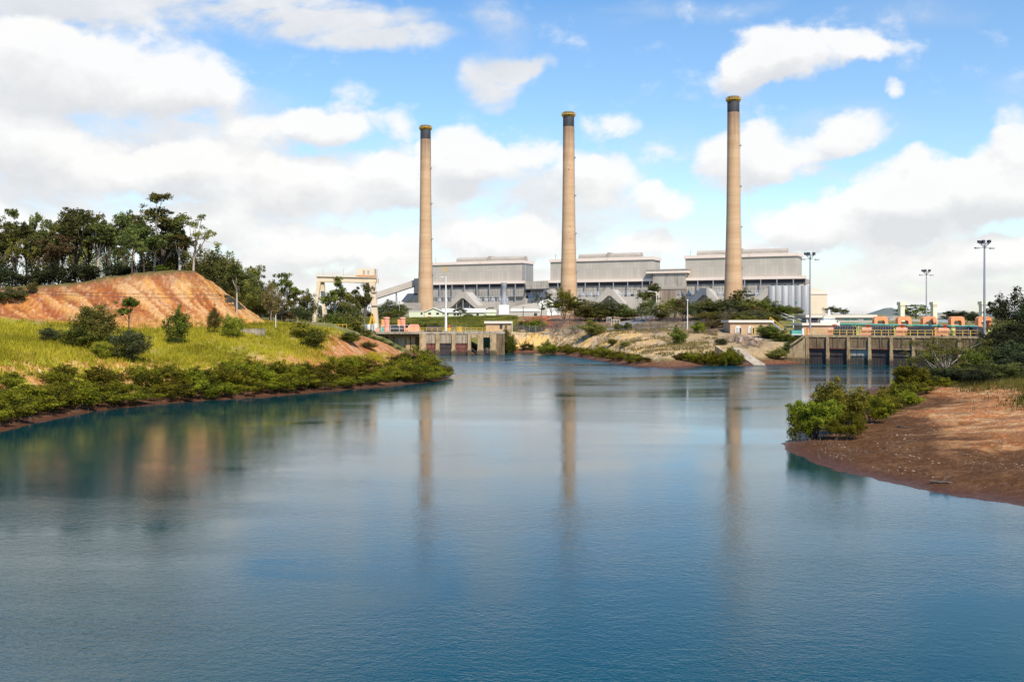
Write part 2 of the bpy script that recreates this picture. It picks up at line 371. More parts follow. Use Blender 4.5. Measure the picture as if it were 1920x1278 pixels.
# ------------------------------------------------------------------ vegetation
def leaf_mesh(name, clumps, ll, lw, seed, droop=.0, shell=2.2):
    """clumps: (cx,cy,cz,rx,rz,n,tint) -> one mesh of leaf-sized faces"""
    rg = np.random.default_rng(seed); pos = []; tint = []
    for cx,cy,cz,rx,rz,n,t in clumps:
        v = rg.normal(size=(n,3)); v /= np.linalg.norm(v,axis=1)[:,None]+1e-9
        v *= (rg.random(n)**(1/shell))[:,None]
        lump = 1+.35*np.sin(v[:,0]*4+cx*40)*np.cos(v[:,1]*4+cy*40)
        pos.append(np.array((cx,cy,cz))+v*lump[:,None]*np.array((rx,rx,rz)))
        tint.append(np.clip(t+rg.normal(size=n)*.16, 0, 1))
    p = np.concatenate(pos); t = np.concatenate(tint); n = len(p)
    a = rg.normal(size=(n,3)); a[:,2] = a[:,2]*.7-droop; a /= np.linalg.norm(a,axis=1)[:,None]
    b = np.cross(a, rg.normal(size=(n,3))); b /= np.linalg.norm(b,axis=1)[:,None]+1e-9
    s = (.7+.6*rg.random(n))[:,None]
    co = np.stack([p-a*s*ll/2, p+b*s*lw/2, p+a*s*ll/2, p-b*s*lw/2],1).reshape(-1,3)
    me = grid_mesh(name, co, np.arange(4*n).reshape(n,4))
    at = me.attributes.new('tint','FLOAT','POINT'); at.data.foreach_set('value', np.repeat(t,4).astype(np.float32))
    return me

def gum(seed, n=6, trunk=.45, spread=.26, leaves=150, ll=.036, cl=.075, lean=0, flat=.62, low=.5, wr=.014, sub=3):
    rnd = random.Random(seed); mb = MB(); clumps = []
    top = Vector((lean*.5, rnd.uniform(-.02,.02), trunk))
    mid = Vector((lean*.18+rnd.uniform(-.012,.012), rnd.uniform(-.012,.012), trunk*.5))
    mb.path([(0,0,-.03), mid, top], [wr*1.25, wr, wr*.8], 7)
    for k in range(n):
        an = 2*math.pi*(k+rnd.random()*.7)/n; h0 = rnd.uniform(low,1.0)
        st = mid.lerp(top, h0*2-1) if h0 > .5 else Vector((0,0,0)).lerp(mid, h0*2)
        R = spread*rnd.uniform(.35,1.0); tz = rnd.uniform(.62,.94) if k else .93
        if k == 0: R *= .25
        tip = Vector((lean+math.cos(an)*R, math.sin(an)*R, tz - .22*(R/spread)**2*rnd.random()))
        el = st.lerp(tip,.5)+Vector((math.cos(an)*R*.12, math.sin(an)*R*.12, -.02))
        mb.path([st, el, tip], [wr*.6, wr*.42, wr*.16], 5)
        for j in range(sub):
            e2 = tip+Vector((rnd.gauss(0,.5),rnd.gauss(0,.5),rnd.gauss(0,.38)))*spread*.55
            if j == 0: e2 = tip
            else: mb.path([el.lerp(tip,.6), e2], [wr*.22, wr*.09], 4)
            r = cl*rnd.uniform(.7,1.35)
            clumps.append((e2.x,e2.y,e2.z,r,r*flat,int(leaves*(r/cl)**2),rnd.uniform(.25,.85)))
            for q in range(2):
                f = Vector((rnd.gauss(0,1),rnd.gauss(0,1),rnd.gauss(0,.6)))*r*.9
                clumps.append((e2.x+f.x,e2.y+f.y,e2.z+f.z,r*.55,r*.4,int(leaves*.35),rnd.uniform(.15,.95)))
    return mb.mesh('trunk'), leaf_mesh('crown', clumps, ll, ll*.42, seed, .35)
def bush(seed, n=26, leaves=150, ll=.06, r0=.24, dome=.40, zc=.45, zr=.46, stems=5, wr=.012, top=.0, lw=.5, bare=0.0):
    rnd = random.Random(seed); mb = MB(); clumps = []
    for k in range(n):
        an = 2*math.pi*rnd.random(); cz = rnd.uniform(-.75,1); rr = math.sqrt(max(0,1-cz*cz))
        q = rnd.uniform(.55,1.0)
        c = Vector((math.cos(an)*rr*dome*q, math.sin(an)*rr*dome*q, zc+cz*zr*q*.75))
        r = r0*rnd.uniform(.6,1.15)
        clumps.append((c.x,c.y,c.z,r,r*.8,int(leaves*(r/r0)**2),rnd.uniform(.1,.9)))
        if k % 2 == 0:
            f = c+Vector((math.cos(an)*rr, math.sin(an)*rr, abs(cz)*.8+.2))*r*.95
            clumps.append((f.x,f.y,f.z,r*.42,r*.4,int(leaves*.3),rnd.uniform(.5,1.0)))
            if k % max(1, (2*n)//(4*stems)+1) == 0 or bare > 0:
                b = Vector((rnd.gauss(0,.04),rnd.gauss(0,.04),-.04)); m_ = b.lerp(c,.5)+Vector((0,0,-.06))
                mb.path([b, m_, c], [wr, wr*.7, wr*.3], 5)
                if bare > 0:
                    for j in range(4):
                        mb.path([m_.lerp(c,.6), c+Vector((rnd.gauss(0,.12),rnd.gauss(0,.12),rnd.gauss(.06,.1)))], [wr*.4, wr*.15], 3)
    return mb.mesh('trunk'), leaf_mesh('crown', clumps, ll, ll*lw, seed, .05)

M_bark = surf('pale_gum_bark', (.30,.25,.20), (.52,.46,.39), (2,2,.6), .9, stain=(.12,.09,.07), stain_lo=.5, stain_hi=.62)
M_barkd = surf('dark_bark', (.06,.045,.035), (.13,.10,.08), (3,3,.8), .95)
M_twig = surf('dry_twigs', (.14,.11,.10), (.23,.18,.16), (3,3,3), .95)
LM = {k: leafmat('leaves_'+k, *v) for k, v in dict(
    gum=((.020,.030,.009),(.165,.180,.045)), olive=((.036,.046,.009),(.225,.21,.042)), casu=((.020,.030,.012),(.135,.155,.055)),
    green=((.020,.034,.005),(.16,.185,.024)), lime=((.045,.058,.006),(.31,.29,.030)), mang=((.012,.018,.002),(.235,.225,.014)),
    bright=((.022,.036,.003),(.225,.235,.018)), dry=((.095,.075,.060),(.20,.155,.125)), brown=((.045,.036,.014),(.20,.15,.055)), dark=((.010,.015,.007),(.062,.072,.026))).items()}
PROTO = {}
def proto(key, meshes):
    """normalise: crown top at 1, crown spread 1"""
    tr, cr = meshes; n = len(cr.vertices); co = np.empty(n*3, np.float32); cr.vertices.foreach_get('co', co); co = co.reshape(n,3)
    sz = 1/np.quantile(co[:,2],.995); sx = .5/np.quantile(np.abs(co[:,0]),.975)
    for me in meshes: me.transform(Matrix.Diagonal((sx,sx,sz,1)))
    PROTO.setdefault(key, []).append(meshes)
for i in range(5): proto('gum', gum(100+i, 9, .48, .27, 140, .032, .072, flat=.8, low=.42))
for i in range(3): proto('gumtall', gum(120+i, 7, .60, .17, 150, .030, .062, 0, .7, .6))
for i in range(2): proto('sparse', gum(130+i, 6, .55, .36, 60, .030, .060, .10, .8, .55, .016, 3))
for i in range(2): proto('umbrella', gum(140+i, 7, .55, .34, 150, .040, .105, 0, .5, .85, .016, 2))
proto('sprig', gum(151, 5, .72, .12, 120, .026, .055, .05, .6, .7, .010, 2))
for i in range(4): proto('dense', bush(160+i, 36, 190, .036, .17, .32, .50, .50, 4, .016))
for i in range(4): proto('shrub', bush(170+i, 28, 230, .056, .24, .40, .44, .48, 4, .014))
for i in range(3): proto('fine', bush(180+i, 44, 260, .045, .19, .40, .46, .5, 5, .012, lw=.34))
for i in range(4): proto('brush', bush(190+i, 22, 60, .050, .24, .44, .46, .46, 6, .010, lw=.22, bare=1))
for i in range(6): proto('mang', bush(200+i, 30, 230, .046, .21, .50, .40, .50, 6, .012, lw=.55))
for i in range(3): proto('mangbig', bush(210+i, 52, 640, .027, .16, .46, .47, .50, 7, .012, lw=.5))
proto('sapling', gum(221, 5, .55, .14, 110, .055, .10, 0, .7, .6, .016, 2))
for i in range(2): proto('airy', gum(231+i, 13, .30, .46, 150, .024, .10, 0, .7, .25, .012, 3))

def plant(kind, i, x, y, h, wd, lm, label, cat='tree', group=None, name=None, bark=None, rz=None, z=None):
    """one tree or bush: an Empty at its foot > trunk, crown"""
    tr, cr = PROTO[kind][i % len(PROTO[kind])]
    z0 = hz(x, y) if z is None else z
    rnd = random.Random(int(x*977+y*331+i))
    o = empty(name or {'tree':'tree','bush':'bush','mangrove':'mangrove_bush','shrub':'dry_shrub'}.get(cat, cat), label, cat, (x,y,z0-.05), rnd.uniform(0,6.28) if rz is None else rz, group)
    o.scale = (wd, wd, h)
    for nm, me, mt in (('trunk', tr, bark or M_barkd), ('crown', cr, lm)):
        c = bpy.data.objects.new(nm, me); col.objects.link(c); c.parent = o
        if not me.materials: me.materials.append(None)
        c.material_slots[0].link = 'OBJECT'; c.material_slots[0].material = mt
    return o
WK = {k: 1.0 for k in PROTO}
def ground_at(px, row, Y0):
    """distance near Y0 at which the ground is met on photo column px, row"""
    ys = np.linspace(Y0*.82, min(Y0*1.25, Y0+70), 160); z = hfun((px-960)/F*ys, ys); e = np.abs(HC-(row-HY)/F*ys-z)+.004*np.abs(ys-Y0)
    return float(ys[np.argmin(e)])
def at(kind, i, px, top, wpx, Y, lm, label, cat='tree', group=None, bark=None, rz=None, foot=None, name=None):
    """stands at photo column px, distance Y; top row and width in photo pixels give its real height and spread"""
    if foot is not None: Y = ground_at(px, foot, Y)
    x = XP(px, Y); z0 = hz(x, Y)
    h = ZP(top, Y)-z0
    w_ = wpx*Y/F; h = max(h, .32*w_, .6); w_ = min(w_, h/.45)
    return plant(kind, i, x, Y, h, w_, LM[lm] if isinstance(lm,str) else lm, label, cat, group, name, bark, rz, z0)

# --- the gum wood on top of the orange hill
GH = 'gum trees of the wood on the hilltop'
hill = [('gum',3,-48,402,70,190,'gum'),('gum',1,-92,410,72,186,'olive'),('gum',2,-140,400,76,192,'gum'),('gum',0,-8,405,70,190,'gum'),('sprig',0,24,391,34,196,'gum'),('gum',1,48,418,70,188,'gum'),('gum',2,72,400,60,196,'gum'),('gumtall',0,92,424,50,186,'olive'),
 ('gum',3,118,412,70,200,'gum'),('gum',4,140,391,66,192,'gum'),('gum',0,166,398,72,198,'gum'),('gumtall',1,184,418,56,188,'gum'),('gum',1,203,420,62,200,'gum'),
 ('gum',2,232,396,66,194,'gum'),('gumtall',2,251,404,50,202,'olive'),('gum',3,265,420,80,186,'gum'),('gum',4,303,398,80,196,'gum'),('gum',1,330,420,60,204,'gum'),
 ('gum',0,110,440,66,184,'brown'),('gum',2,30,440,60,186,'olive'),('dense',3,340,455,60,200,'gum'),('dense',0,300,448,60,204,'olive'),('dense',1,375,462,56,196,'olive'),('dense',2,400,468,54,194,'gum')]
for k,i,px,tp,w,Y,lm in hill:
    at(k,i,px,tp,w*1.05,Y,lm,'dark gum tree in the crowded wood on top of the orange hill', group=GH, bark=M_bark if k in ('gumtall','sprig') else M_barkd)
for n in range(5):
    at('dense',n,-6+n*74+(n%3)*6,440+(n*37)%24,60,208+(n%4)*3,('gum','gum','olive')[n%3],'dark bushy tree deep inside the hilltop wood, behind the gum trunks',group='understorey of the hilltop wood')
at('sprig',0,288,362,60,190,'olive','tallest gum tree of the hilltop wood, with one leafy sprig high above the rest', bark=M_bark, rz=.2)
at('umbrella',0,248,437,64,174.5,'gum','broad gum rooted over the lip of the orange hill face, in front of the wood', bark=M_barkd)
at('sparse',0,362,402,120,185,'olive','leaning sparse gum with pale forked trunk at the right end of the hilltop', bark=M_bark, rz=-.1)
at('gumtall',1,337,440,46,182,'olive','slim gum with a pale straight trunk at the edge of the bare hilltop', bark=M_bark)
GS = 'bushy trees down the right flank of the orange hill'
for k,i,px,tp,w,Y,lm in [('dense',0,418,474,50,192,'gum'),('dense',2,436,484,50,190,'olive'),('dense',1,455,500,46,192,'gum'),('dense',3,470,508,40,188,'gum'),
    ('dense',0,462,526,40,182,'olive'),('fine',0,432,545,46,182,'olive'),('fine',1,480,555,44,180,'green'),('fine',2,405,520,40,184,'gum'),('dense',2,490,530,36,196,'dark'),('gum',3,475,498,50,200,'olive')]:
    at(k,i,px,tp,w*1.05,Y+9,lm,'bushy tree crowding down the back of the orange hill\'s right shoulder', group=GS)
at('gumtall',2,444,497,40,176,'gum','thin gum with a bent pale trunk halfway down the hill\'s right edge', bark=M_bark)
# --- between the hill and the gantry crane
at('dense',1,507,528,36,186,'brown','brown and olive tree with thick pale trunk at the foot of the orange hill', bark=M_bark)
at('umbrella',1,536,512,52,236,'green','tall gum with flat umbrella crown on thin bare trunk, left of the crane', bark=M_bark)
at('gum',2,528,560,40,222,'brown','small reddish brown tree under the umbrella gum')
at('gum',4,552,542,46,250,'olive','loose mid-sized gum just right of the umbrella gum')
at('dense',3,576,543,34,255,'gum','dark tree directly left of the crane\'s left legs')
at('dense',2,560,572,46,240,'casu','low blue-green tree behind the yellow-green knoll bush')
at('gumtall',0,628,520,50,265,'olive','slender gum in front of the crane girder, top touching the girder', bark=M_bark)
at('gum',1,652,548,46,275,'olive','spreading gum in the middle of the crane\'s opening')
at('gum',0,682,534,46,280,'gum','tall dark gum beside the crane\'s right legs')
at('dense',0,664,566,44,272,'gum','thick dark tree below the crane\'s right half')
at('dense',1,632,572,44,268,'casu','dark rounded tree below the slender gum inside the crane\'s opening')
at('shrub',0,618,585,50,252,'green','dense green bush between the crane\'s two left legs','bush')
at('shrub',1,654,588,56,255,'olive','olive bush below the gum in the middle of the crane\'s opening','bush')
at('fine',0,536,585,60,225,'brown','brownish scrub bush at the foot of the umbrella gum','bush')
for n,(px,tp,w,Y,lm) in enumerate([(672,612,52,245,'olive'),(700,628,46,252,'olive'),(722,640,36,262,'casu'),(655,622,44,215,'green'),(690,645,46,228,'olive'),(742,650,30,270,'casu'),(715,655,34,248,'green')]):
    at('fine',n,px,tp,w,Y,lm,'low olive bush on the slope below the crane, left of the grey pump house','bush','bushes on the slope below the crane',foot=tp+27)
for n,(px,tp,w,Y,lm) in enumerate([(712,572,30,420,'casu'),(730,562,36,430,'casu'),(752,570,28,440,'gum'),(742,580,34,400,'green'),(722,584,34,380,'olive'),(690,585,40,390,'casu'),(640,588,60,380,'gum'),(600,585,60,360,'casu'),(570,584,50,330,'casu'),(510,570,60,290,'gum')]):
    at('dense',n,px,tp,w*1.2,Y,lm,'dark tree of the distant belt seen behind the crane and left of the houses', group='trees of the belt behind the crane')
# --- single bushes on the grassy bench
B = 'bush'
at('fine',0,176,572,84,141,'olive','large feathery olive bush in the middle of the bench against the orange face',B)
at('fine',1,93,611,44,133,'casu','smaller of two dark rounded bushes side by side at the left of the bench',B)
at('shrub',2,145,612,60,131,'green','larger of two dark rounded bushes side by side at the left of the bench',B)
at('fine',2,238,618,72,131,'casu','dark wispy bush drooping at the front edge of the bench above the sandy scar',B)
at('shrub',0,330,573,46,150,'green','dark green round-headed small tree standing alone in the middle of the bench',B)
at('sapling',0,241,557,34,152,'green','thin sapling with a tuft of leaves in front of the orange face','tree')
at('fine',1,400,572,26,160,'olive','small upright olive bush at the foot of the orange face','bush')
at('fine',2,434,590,40,158,'lime','low yellow-green bush on the bench near the concrete kerb wall','bush')
at('shrub',1,572,600,60,170,'lime','big yellow-green bush on top of the eroded knoll',B,foot=634)
at('shrub',3,588,618,44,170,'green','dark green bush hanging over the cut side of the knoll',B,foot=652)
at('fine',0,190,640,40,128,'lime','pale grassy bush between the dark bushes on the bench',B)
at('shrub',1,20,534,60,160,'gum','dark low bush at the left edge of the photo on the orange slope',B,foot=562)
at('fine',2,62,528,18,163,'olive','small round bush on the upper left of the orange slope','bush',foot=548)
at('fine',0,133,524,22,168,'olive','small tuft of bush on the orange slope below the middle of the wood','bush',foot=540)
at('shrub',2,302,496,24,181,'green','low green bush on the crest of the bare hilltop','bush')
for n,px in enumerate((15,60,105,160,215,255)):
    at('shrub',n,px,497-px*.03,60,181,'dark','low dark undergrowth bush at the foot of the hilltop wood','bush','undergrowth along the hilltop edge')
# --- mangroves along the left bank
rnd = random.Random(7)
def along(pts, t):
    L_ = [math.hypot(b[0]-a[0],b[1]-a[1]) for a,b in zip(pts[:-1],pts[1:])]; t *= sum(L_)
    for (a,b),l in zip(zip(pts[:-1],pts[1:]),L_):
        if t <= l or (a,b) == (pts[-2],pts[-1]):
            f = t/l; n = ((b[1]-a[1])/l, -(b[0]-a[0])/l); return (a[0]+(b[0]-a[0])*f, a[1]+(b[1]-a[1])*f, n[0], n[1])
        t -= l
LB = SHORE_LEFT[2:]+[SHORE_TIP[0]]
for k in range(96):
    x,y,nx,ny = along(LB, (k+.3+rnd.random()*.4)/96)
    far_ = y/170; row = k % 3
    off = -(2.4+row*2.6+rnd.uniform(-.6,.6))*(1 if y < 155 else .75)
    h = rnd.triangular(1.0,3.1,1.8)*(1.12 if row==1 else 1)*(1 if y < 140 else .85); wd = rnd.uniform(3.6,5.0)
    plant('mang', k, x+nx*off, y+ny*off, h, wd, LM['mang'], 'dense low mangrove bush in the unbroken band along the left bank', 'mangrove', 'mangroves along the left bank')
for n,(px,tp,w,Y) in enumerate([(778,648,62,180),(760,662,50,184),(803,664,54,178),(825,680,40,177),(790,672,60,172),(752,676,40,176)]):
    at('mang',n,px,tp,w*1.15,Y,'bright' if n==0 else 'mang','rounded mangrove of the tall clump on the tip of the left bank','mangrove','mangrove clump on the tip of the left bank')
# --- far bank mangroves and bushes
for n in range(20):
    x,y,nx,ny = along(SHORE_FAR[1:7], (n+.5)/20); sgn = -1
    plant('mang', n, x-nx*(2.6+n%3*.9), y-ny*(2.6+n%3*.9), rnd.uniform(1.7,2.6)*(1.0 if n<15 else .75), rnd.uniform(3.2,4.4), LM['mang'], 'low mangrove in the far band between the grey pump house and the sandy point','mangrove','mangroves of the far left band')
at('mang',3,1027,636,34,286,'bright','taller bright mangrove standing up from the far band','mangrove')
for n in range(13):
    px = 1273+n*9.3; Y = 222-n*.3
    at('mang',n,px,662-(n%4)*2-(6 if n>9 else 0),26,Y,'mang','low mangrove in the short band left of the concrete chute','mangrove','mangroves left of the concrete chute')
FBK = [ # kind, variant, px, top, width, Y, leaves, category, label
 ('shrub',0,1003,596,40,335,'bright','bush','bright green bush just right of the tan hut, behind the wire fence'),
 ('brush',1,1040,598,50,332,'dry','shrub','leafless grey brush in front of the red earth cut'),
 ('brush',2,1072,606,44,328,'dry','shrub','leafless grey brush behind the wire fence below the red earth'),
 ('shrub',1,1112,597,44,300,'olive','bush','round olive tree with dark trunk at the top of the sandy bank'),
 ('brush',3,1080,606,36,300,'green','bush','low green shrub left of the round olive tree on the sandy bank'),
 ('shrub',2,1177,604,20,296,'gum','bush','small dark upright bush beside the grey road'),
 ('shrub',0,1160,604,16,292,'olive','bush','little yellowish bush at the road\'s near edge'),
 ('shrub',3,1149,634,18,270,'bright','bush','tiny bright green bush on the yellow sand slope'),
 ('fine',0,1172,640,20,262,'olive','bush','small grassy bush lower on the yellow sand slope'),
 ('brush',0,1195,628,22,276,'lime','bush','yellow-green shrub on the sand above the grass patch'),
 ('shrub',1,1272,610,30,252,'green','bush','dark green sapling bush on the sand below the plain lamp post'),
 ('brush',1,1225,597,44,315,'dry','shrub','large purple-grey brush behind the fence, right of the road'),
 ('brush',2,1203,600,34,322,'dry','shrub','purple-grey brush at the right side of the road'),
 ('shrub',2,1310,602,22,286,'bright','bush','bright green round bush right of the plain lamp post'),
 ('brush',3,1335,612,36,272,'dry','shrub','bare grey brush left of the tan hut with arched windows'),
 ('brush',0,1372,622,40,258,'dry','shrub','bare grey brush below the left corner of the hut with arched windows'),
 ('shrub',3,1440,608,34,262,'green','bush','dark green round bush at the right corner of the hut with arched windows'),
 ('shrub',1,1466,616,34,256,'green','bush','dark bush on the bank between the hut and the big pump station'),
 ('shrub',2,1482,640,28,250,'gum','bush','dark green bush lower on the bank left of the big pump station'),
 ('fine',1,1458,652,40,240,'olive','bush','olive scrub just above the mud right of the chute'),
 ('fine',2,1440,636,36,252,'casu','bush','grey-green scrub right of the rocks above the chute'),
 ('shrub',0,1492,628,26,243,'green','bush','low green bush touching the station\'s sloping wing wall'),
 ('fine',0,1352,634,26,262,'casu','bush','small grey-green scrub on the slope below the lamp post'),
 ('shrub',1,953,612,26,303,'green','bush','dark green bush against the end of the left pump station'),
 ('shrub',2,1240,596,36,330,'lime','bush','yellow-green bush in front of the arm lamp post'),
 ('brush',1,1130,600,30,318,'dry','shrub','brown brush between the round olive tree and the road'),
 ('brush',2,1012,606,40,326,'dry','shrub','low grey brush behind the wire fence beside the hut'),
 ('brush',3,975,608,40,330,'dry','shrub','grey twiggy scrub behind the fence right of the tan hut'),
 ('brush',0,1400,640,40,250,'dry','shrub','dry twigs over the rocks above the chute'),
 ('brush',3,1420,634,36,256,'dry','shrub','dry twigs right of the rocks above the chute'),
 ('fine',1,1330,602,44,292,'brown','bush','rusty brown scrub left behind the hut with arched windows')]
FEET = {1003:622,1040:624,1072:624,1112:630,1080:626,1177:618,1160:620,1149:646,1172:650,1195:640,1272:645,1225:624,1203:622,1310:624,1335:628,1372:642,1440:634,1466:640,1482:660,1458:672,1492:645,1352:646,1130:620,1012:622,975:622,1400:652,1420:650,1330:616}
for k,i,px,tp,w,Y,lm,cat,lab in FBK: at(k,i,px,tp,w*1.12,Y,lm,lab,cat,bark=M_twig if lm=='dry' else None,foot=FEET.get(px))
TR = [
 ('sparse',1,1014,546,36,430,'gum','sparse dark gum with drooping clumps before the white sheds'),
 ('gum',2,1034,566,34,420,'gum','dark gum left of the middle chimney\'s foot'),
 ('dense',0,1060,540,36,400,'bright','pointed bright green tree in front of the middle chimney\'s foot'),
 ('gum',0,1078,556,26,410,'green','loose gum at the right edge of the middle chimney\'s foot'),
 ('dense',1,1098,562,50,385,'olive','wide olive tree right of the middle chimney'),
 ('dense',2,1120,566,36,395,'casu','grey-green rounded tree left of the thin lamp post'),
 ('dense',3,1147,562,46,400,'gum','dark tree below the second ridge-shaped duct'),
 ('dense',1,1172,572,34,390,'gum','dark low tree just left of the tangled scaffold'),
 ('gum',3,1222,532,40,420,'gum','tall dark gum behind the arm lamp post'),
 ('dense',0,1214,562,40,380,'gum','dark rounded tree under the tall gum by the arm lamp post'),
 ('dense',2,1262,558,44,370,'olive','olive tree right of the arm lamp post'),
 ('dense',3,1282,554,30,375,'brown','brown-green tree touching the top of the plain lamp post'),
 ('dense',1,1302,566,28,350,'casu','dark small tree right of the plain lamp post'),
 ('dense',3,1332,560,56,345,'olive','rounded olive tree at the left end of the bushy mound'),
 ('dense',0,1358,558,56,340,'gum','dark tree on the left half of the bushy mound'),
 ('umbrella',0,1388,541,36,345,'olive','highest tree of the bushy mound, in front of the right chimney\'s foot'),
 ('dense',2,1385,560,54,335,'casu','blue-green tree in the centre of the bushy mound'),
 ('dense',1,1412,558,56,338,'olive','wide olive tree right of the centre of the bushy mound'),
 ('dense',3,1440,560,60,336,'green','large green tree before the grey silos'),
 ('dense',0,1466,574,36,334,'green','last tree at the right end of the bushy mound'),
 ('fine',1,1350,584,50,320,'olive','low olive scrub at the front of the mound, left'),
 ('fine',2,1400,582,60,318,'gum','dark scrub at the front of the mound behind the hut roof'),
 ('fine',0,1448,590,40,315,'olive','scrub at the front right of the mound above the stair'),
 ('brush',2,1375,575,50,322,'dry','dry brown brush on the front of the bushy mound'),
 ('brush',0,1418,578,50,322,'dry','dry grey brush right of the middle of the bushy mound'),
 ('brush',1,1318,588,50,318,'dry','dry brush at the left foot of the bushy mound'),
 ('gum',1,863,577,24,425,'gum','dark tree in front of the long pale green house roof'),
 ('shrub',1,877,590,22,418,'gum','dark round bush below the tree in front of the long pale green house'),
 ('fine',2,1488,582,40,520,'olive','distant olive bush at the foot of the grey silos'),
 ('fine',1,1560,583,40,540,'casu','distant bush line behind the long flat-roofed building'),
 ('shrub',0,1582,578,16,520,'gum','small distant tree above the long flat roof'),
 ('umbrella',1,1717,571,56,390,'green','round-topped green shade tree between two cream vent pillars'),
 ('dense',2,1806,582,44,330,'dark','dark tree behind the fourth orange arch'),
 ('gum',3,1780,583,32,335,'dark','loose dark tree left behind the fourth orange arch'),
 ('dense',1,1825,584,30,320,'dark','dark tree before the last cream vent pillar')]
for k,i,px,tp,w,Y,lm,lab in TR: at(k,i,px,tp,w*1.2,Y,lm,lab,'tree' if k not in('fine','brush','shrub') else 'bush',bark=M_twig if lm=='dry' else None,foot=(None if Y>410 or px>1480 or px<900 else 601 if px<1320 else 607 if tp>574 else 598))
for n,(px,tp,w,Y) in enumerate([(735,607,40,345),(765,608,40,350),(790,607,46,345),(815,608,40,350),(925,600,36,350),(985,606,46,345)]):
    at('fine',n,px,tp,w,Y,'olive','low scrub bush on the grass slope below the pale green houses','bush','scrub on the slope below the houses',foot=tp+10)
rs = random.Random(21)
for n in range(26):
    px = rs.choice([rs.uniform(985,1110),rs.uniform(1200,1345)]); ft = rs.uniform(603,619)
    at('brush',n,px,ft-rs.uniform(9,17),rs.uniform(26,44),320,'dry','leafless grey-brown brush on the slope between the wire fence and the power station','shrub','grey brush below the power station',M_twig,foot=ft)
for n in range(22):
    px = rs.choice([rs.uniform(1085,1345),rs.uniform(1320,1475)]); ft = rs.uniform(598,606)
    at('dense',n,px,ft-rs.uniform(16,30),rs.uniform(26,44),345,rs.choice(['olive','olive','casu','brown','green']),'small tree in the loose belt of scrub in front of the power station','tree','scrub trees below the power station',foot=ft)
for n in range(12):
    px = rs.uniform(1345,1470); ft = rs.uniform(600,616)
    at('fine',n,px,ft-rs.uniform(12,22),rs.uniform(28,44),312,rs.choice(['olive','brown','gum']),'olive scrub covering the front of the bushy mound','bush','scrub on the bushy mound',foot=ft)
# --- right bank
at('mangbig',0,1575,712,116,86,'lime','big pale green mangrove, tallest of the clump on the right bank\'s tip','mangrove')
at('mangbig',1,1528,750,92,82.5,'bright','bright leafy mangrove at the water\'s edge, front left of the right bank clump','mangrove')
at('mangbig',2,1590,772,70,80,'mang','darker mangrove at the front right of the right bank clump, branches near the mud','mangrove')
at('mang',1,1500,772,56,82,'bright','small mangrove leaning over the water at the clump\'s left edge','mangrove')
at('mangbig',0,1632,742,76,92,'mang','mangrove joining the tip clump to the band behind it','mangrove')
for n,(px,tp,w,Y) in enumerate([(1655,724,60,106),(1690,716,60,116),(1668,738,56,102),(1725,716,70,122),(1700,730,50,110),(1760,706,70,130)]):
    at('mang',n,px,tp,w,Y,'mang','mangrove in the row along the inner side of the right bank','mangrove','mangroves along the inner right bank')
at('mangbig',1,1708,684,66,126,'bright','tall rounded mangrove rising from the row on the right bank','mangrove')
at('airy',0,1772,630,130,150,'olive','wide airy tree with bare forked branches in front of the big pump station','tree',bark=M_bark)
at('airy',1,1735,655,80,156,'olive','smaller airy tree left of the forked one, before the pump gates','tree')
at('dense',0,1838,655,60,142,'green','leafy dark green tree at the right end of the big pump station','tree')
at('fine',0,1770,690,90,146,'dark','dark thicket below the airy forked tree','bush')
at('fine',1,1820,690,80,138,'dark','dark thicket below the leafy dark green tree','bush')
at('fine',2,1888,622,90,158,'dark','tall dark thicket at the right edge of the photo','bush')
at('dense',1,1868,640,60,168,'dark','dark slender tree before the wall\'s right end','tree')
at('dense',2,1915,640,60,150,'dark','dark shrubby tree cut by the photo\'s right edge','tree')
at('dense',3,1908,540,76,215,'dark','largest dark tree at the far right, standing against the sky','tree')
at('gum',2,1872,560,56,225,'dark','dark loose tree beside the tall right lamp mast','tree')
at('dense',1,1940,552,70,205,'dark','dark tree partly outside the photo\'s right edge','tree')
at('shrub',3,1870,630,50,190,'olive','olive bush just right of the wall\'s end','bush')

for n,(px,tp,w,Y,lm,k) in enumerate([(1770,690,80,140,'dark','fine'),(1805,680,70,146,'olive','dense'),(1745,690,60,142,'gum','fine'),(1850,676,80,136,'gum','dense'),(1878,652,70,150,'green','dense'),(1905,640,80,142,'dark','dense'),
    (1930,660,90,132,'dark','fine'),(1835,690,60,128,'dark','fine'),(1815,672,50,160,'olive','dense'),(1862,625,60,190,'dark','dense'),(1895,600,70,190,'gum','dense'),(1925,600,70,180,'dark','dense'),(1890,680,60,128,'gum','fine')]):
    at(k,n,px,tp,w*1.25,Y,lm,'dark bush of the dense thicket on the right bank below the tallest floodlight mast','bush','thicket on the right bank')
for n,(px,tp,w,Y,lm,k) in enumerate([(1985,575,90,190,'gum','dense'),(2050,560,90,200,'dark','gum'),(2120,580,90,185,'olive','dense'),(2010,650,90,150,'olive','fine'),(2110,640,100,150,'dark','dense')]):
    at(k,n,px,tp,w,Y,lm,'tree or bush of the wood that continues past the right bank thicket','tree','wood beyond the right bank')
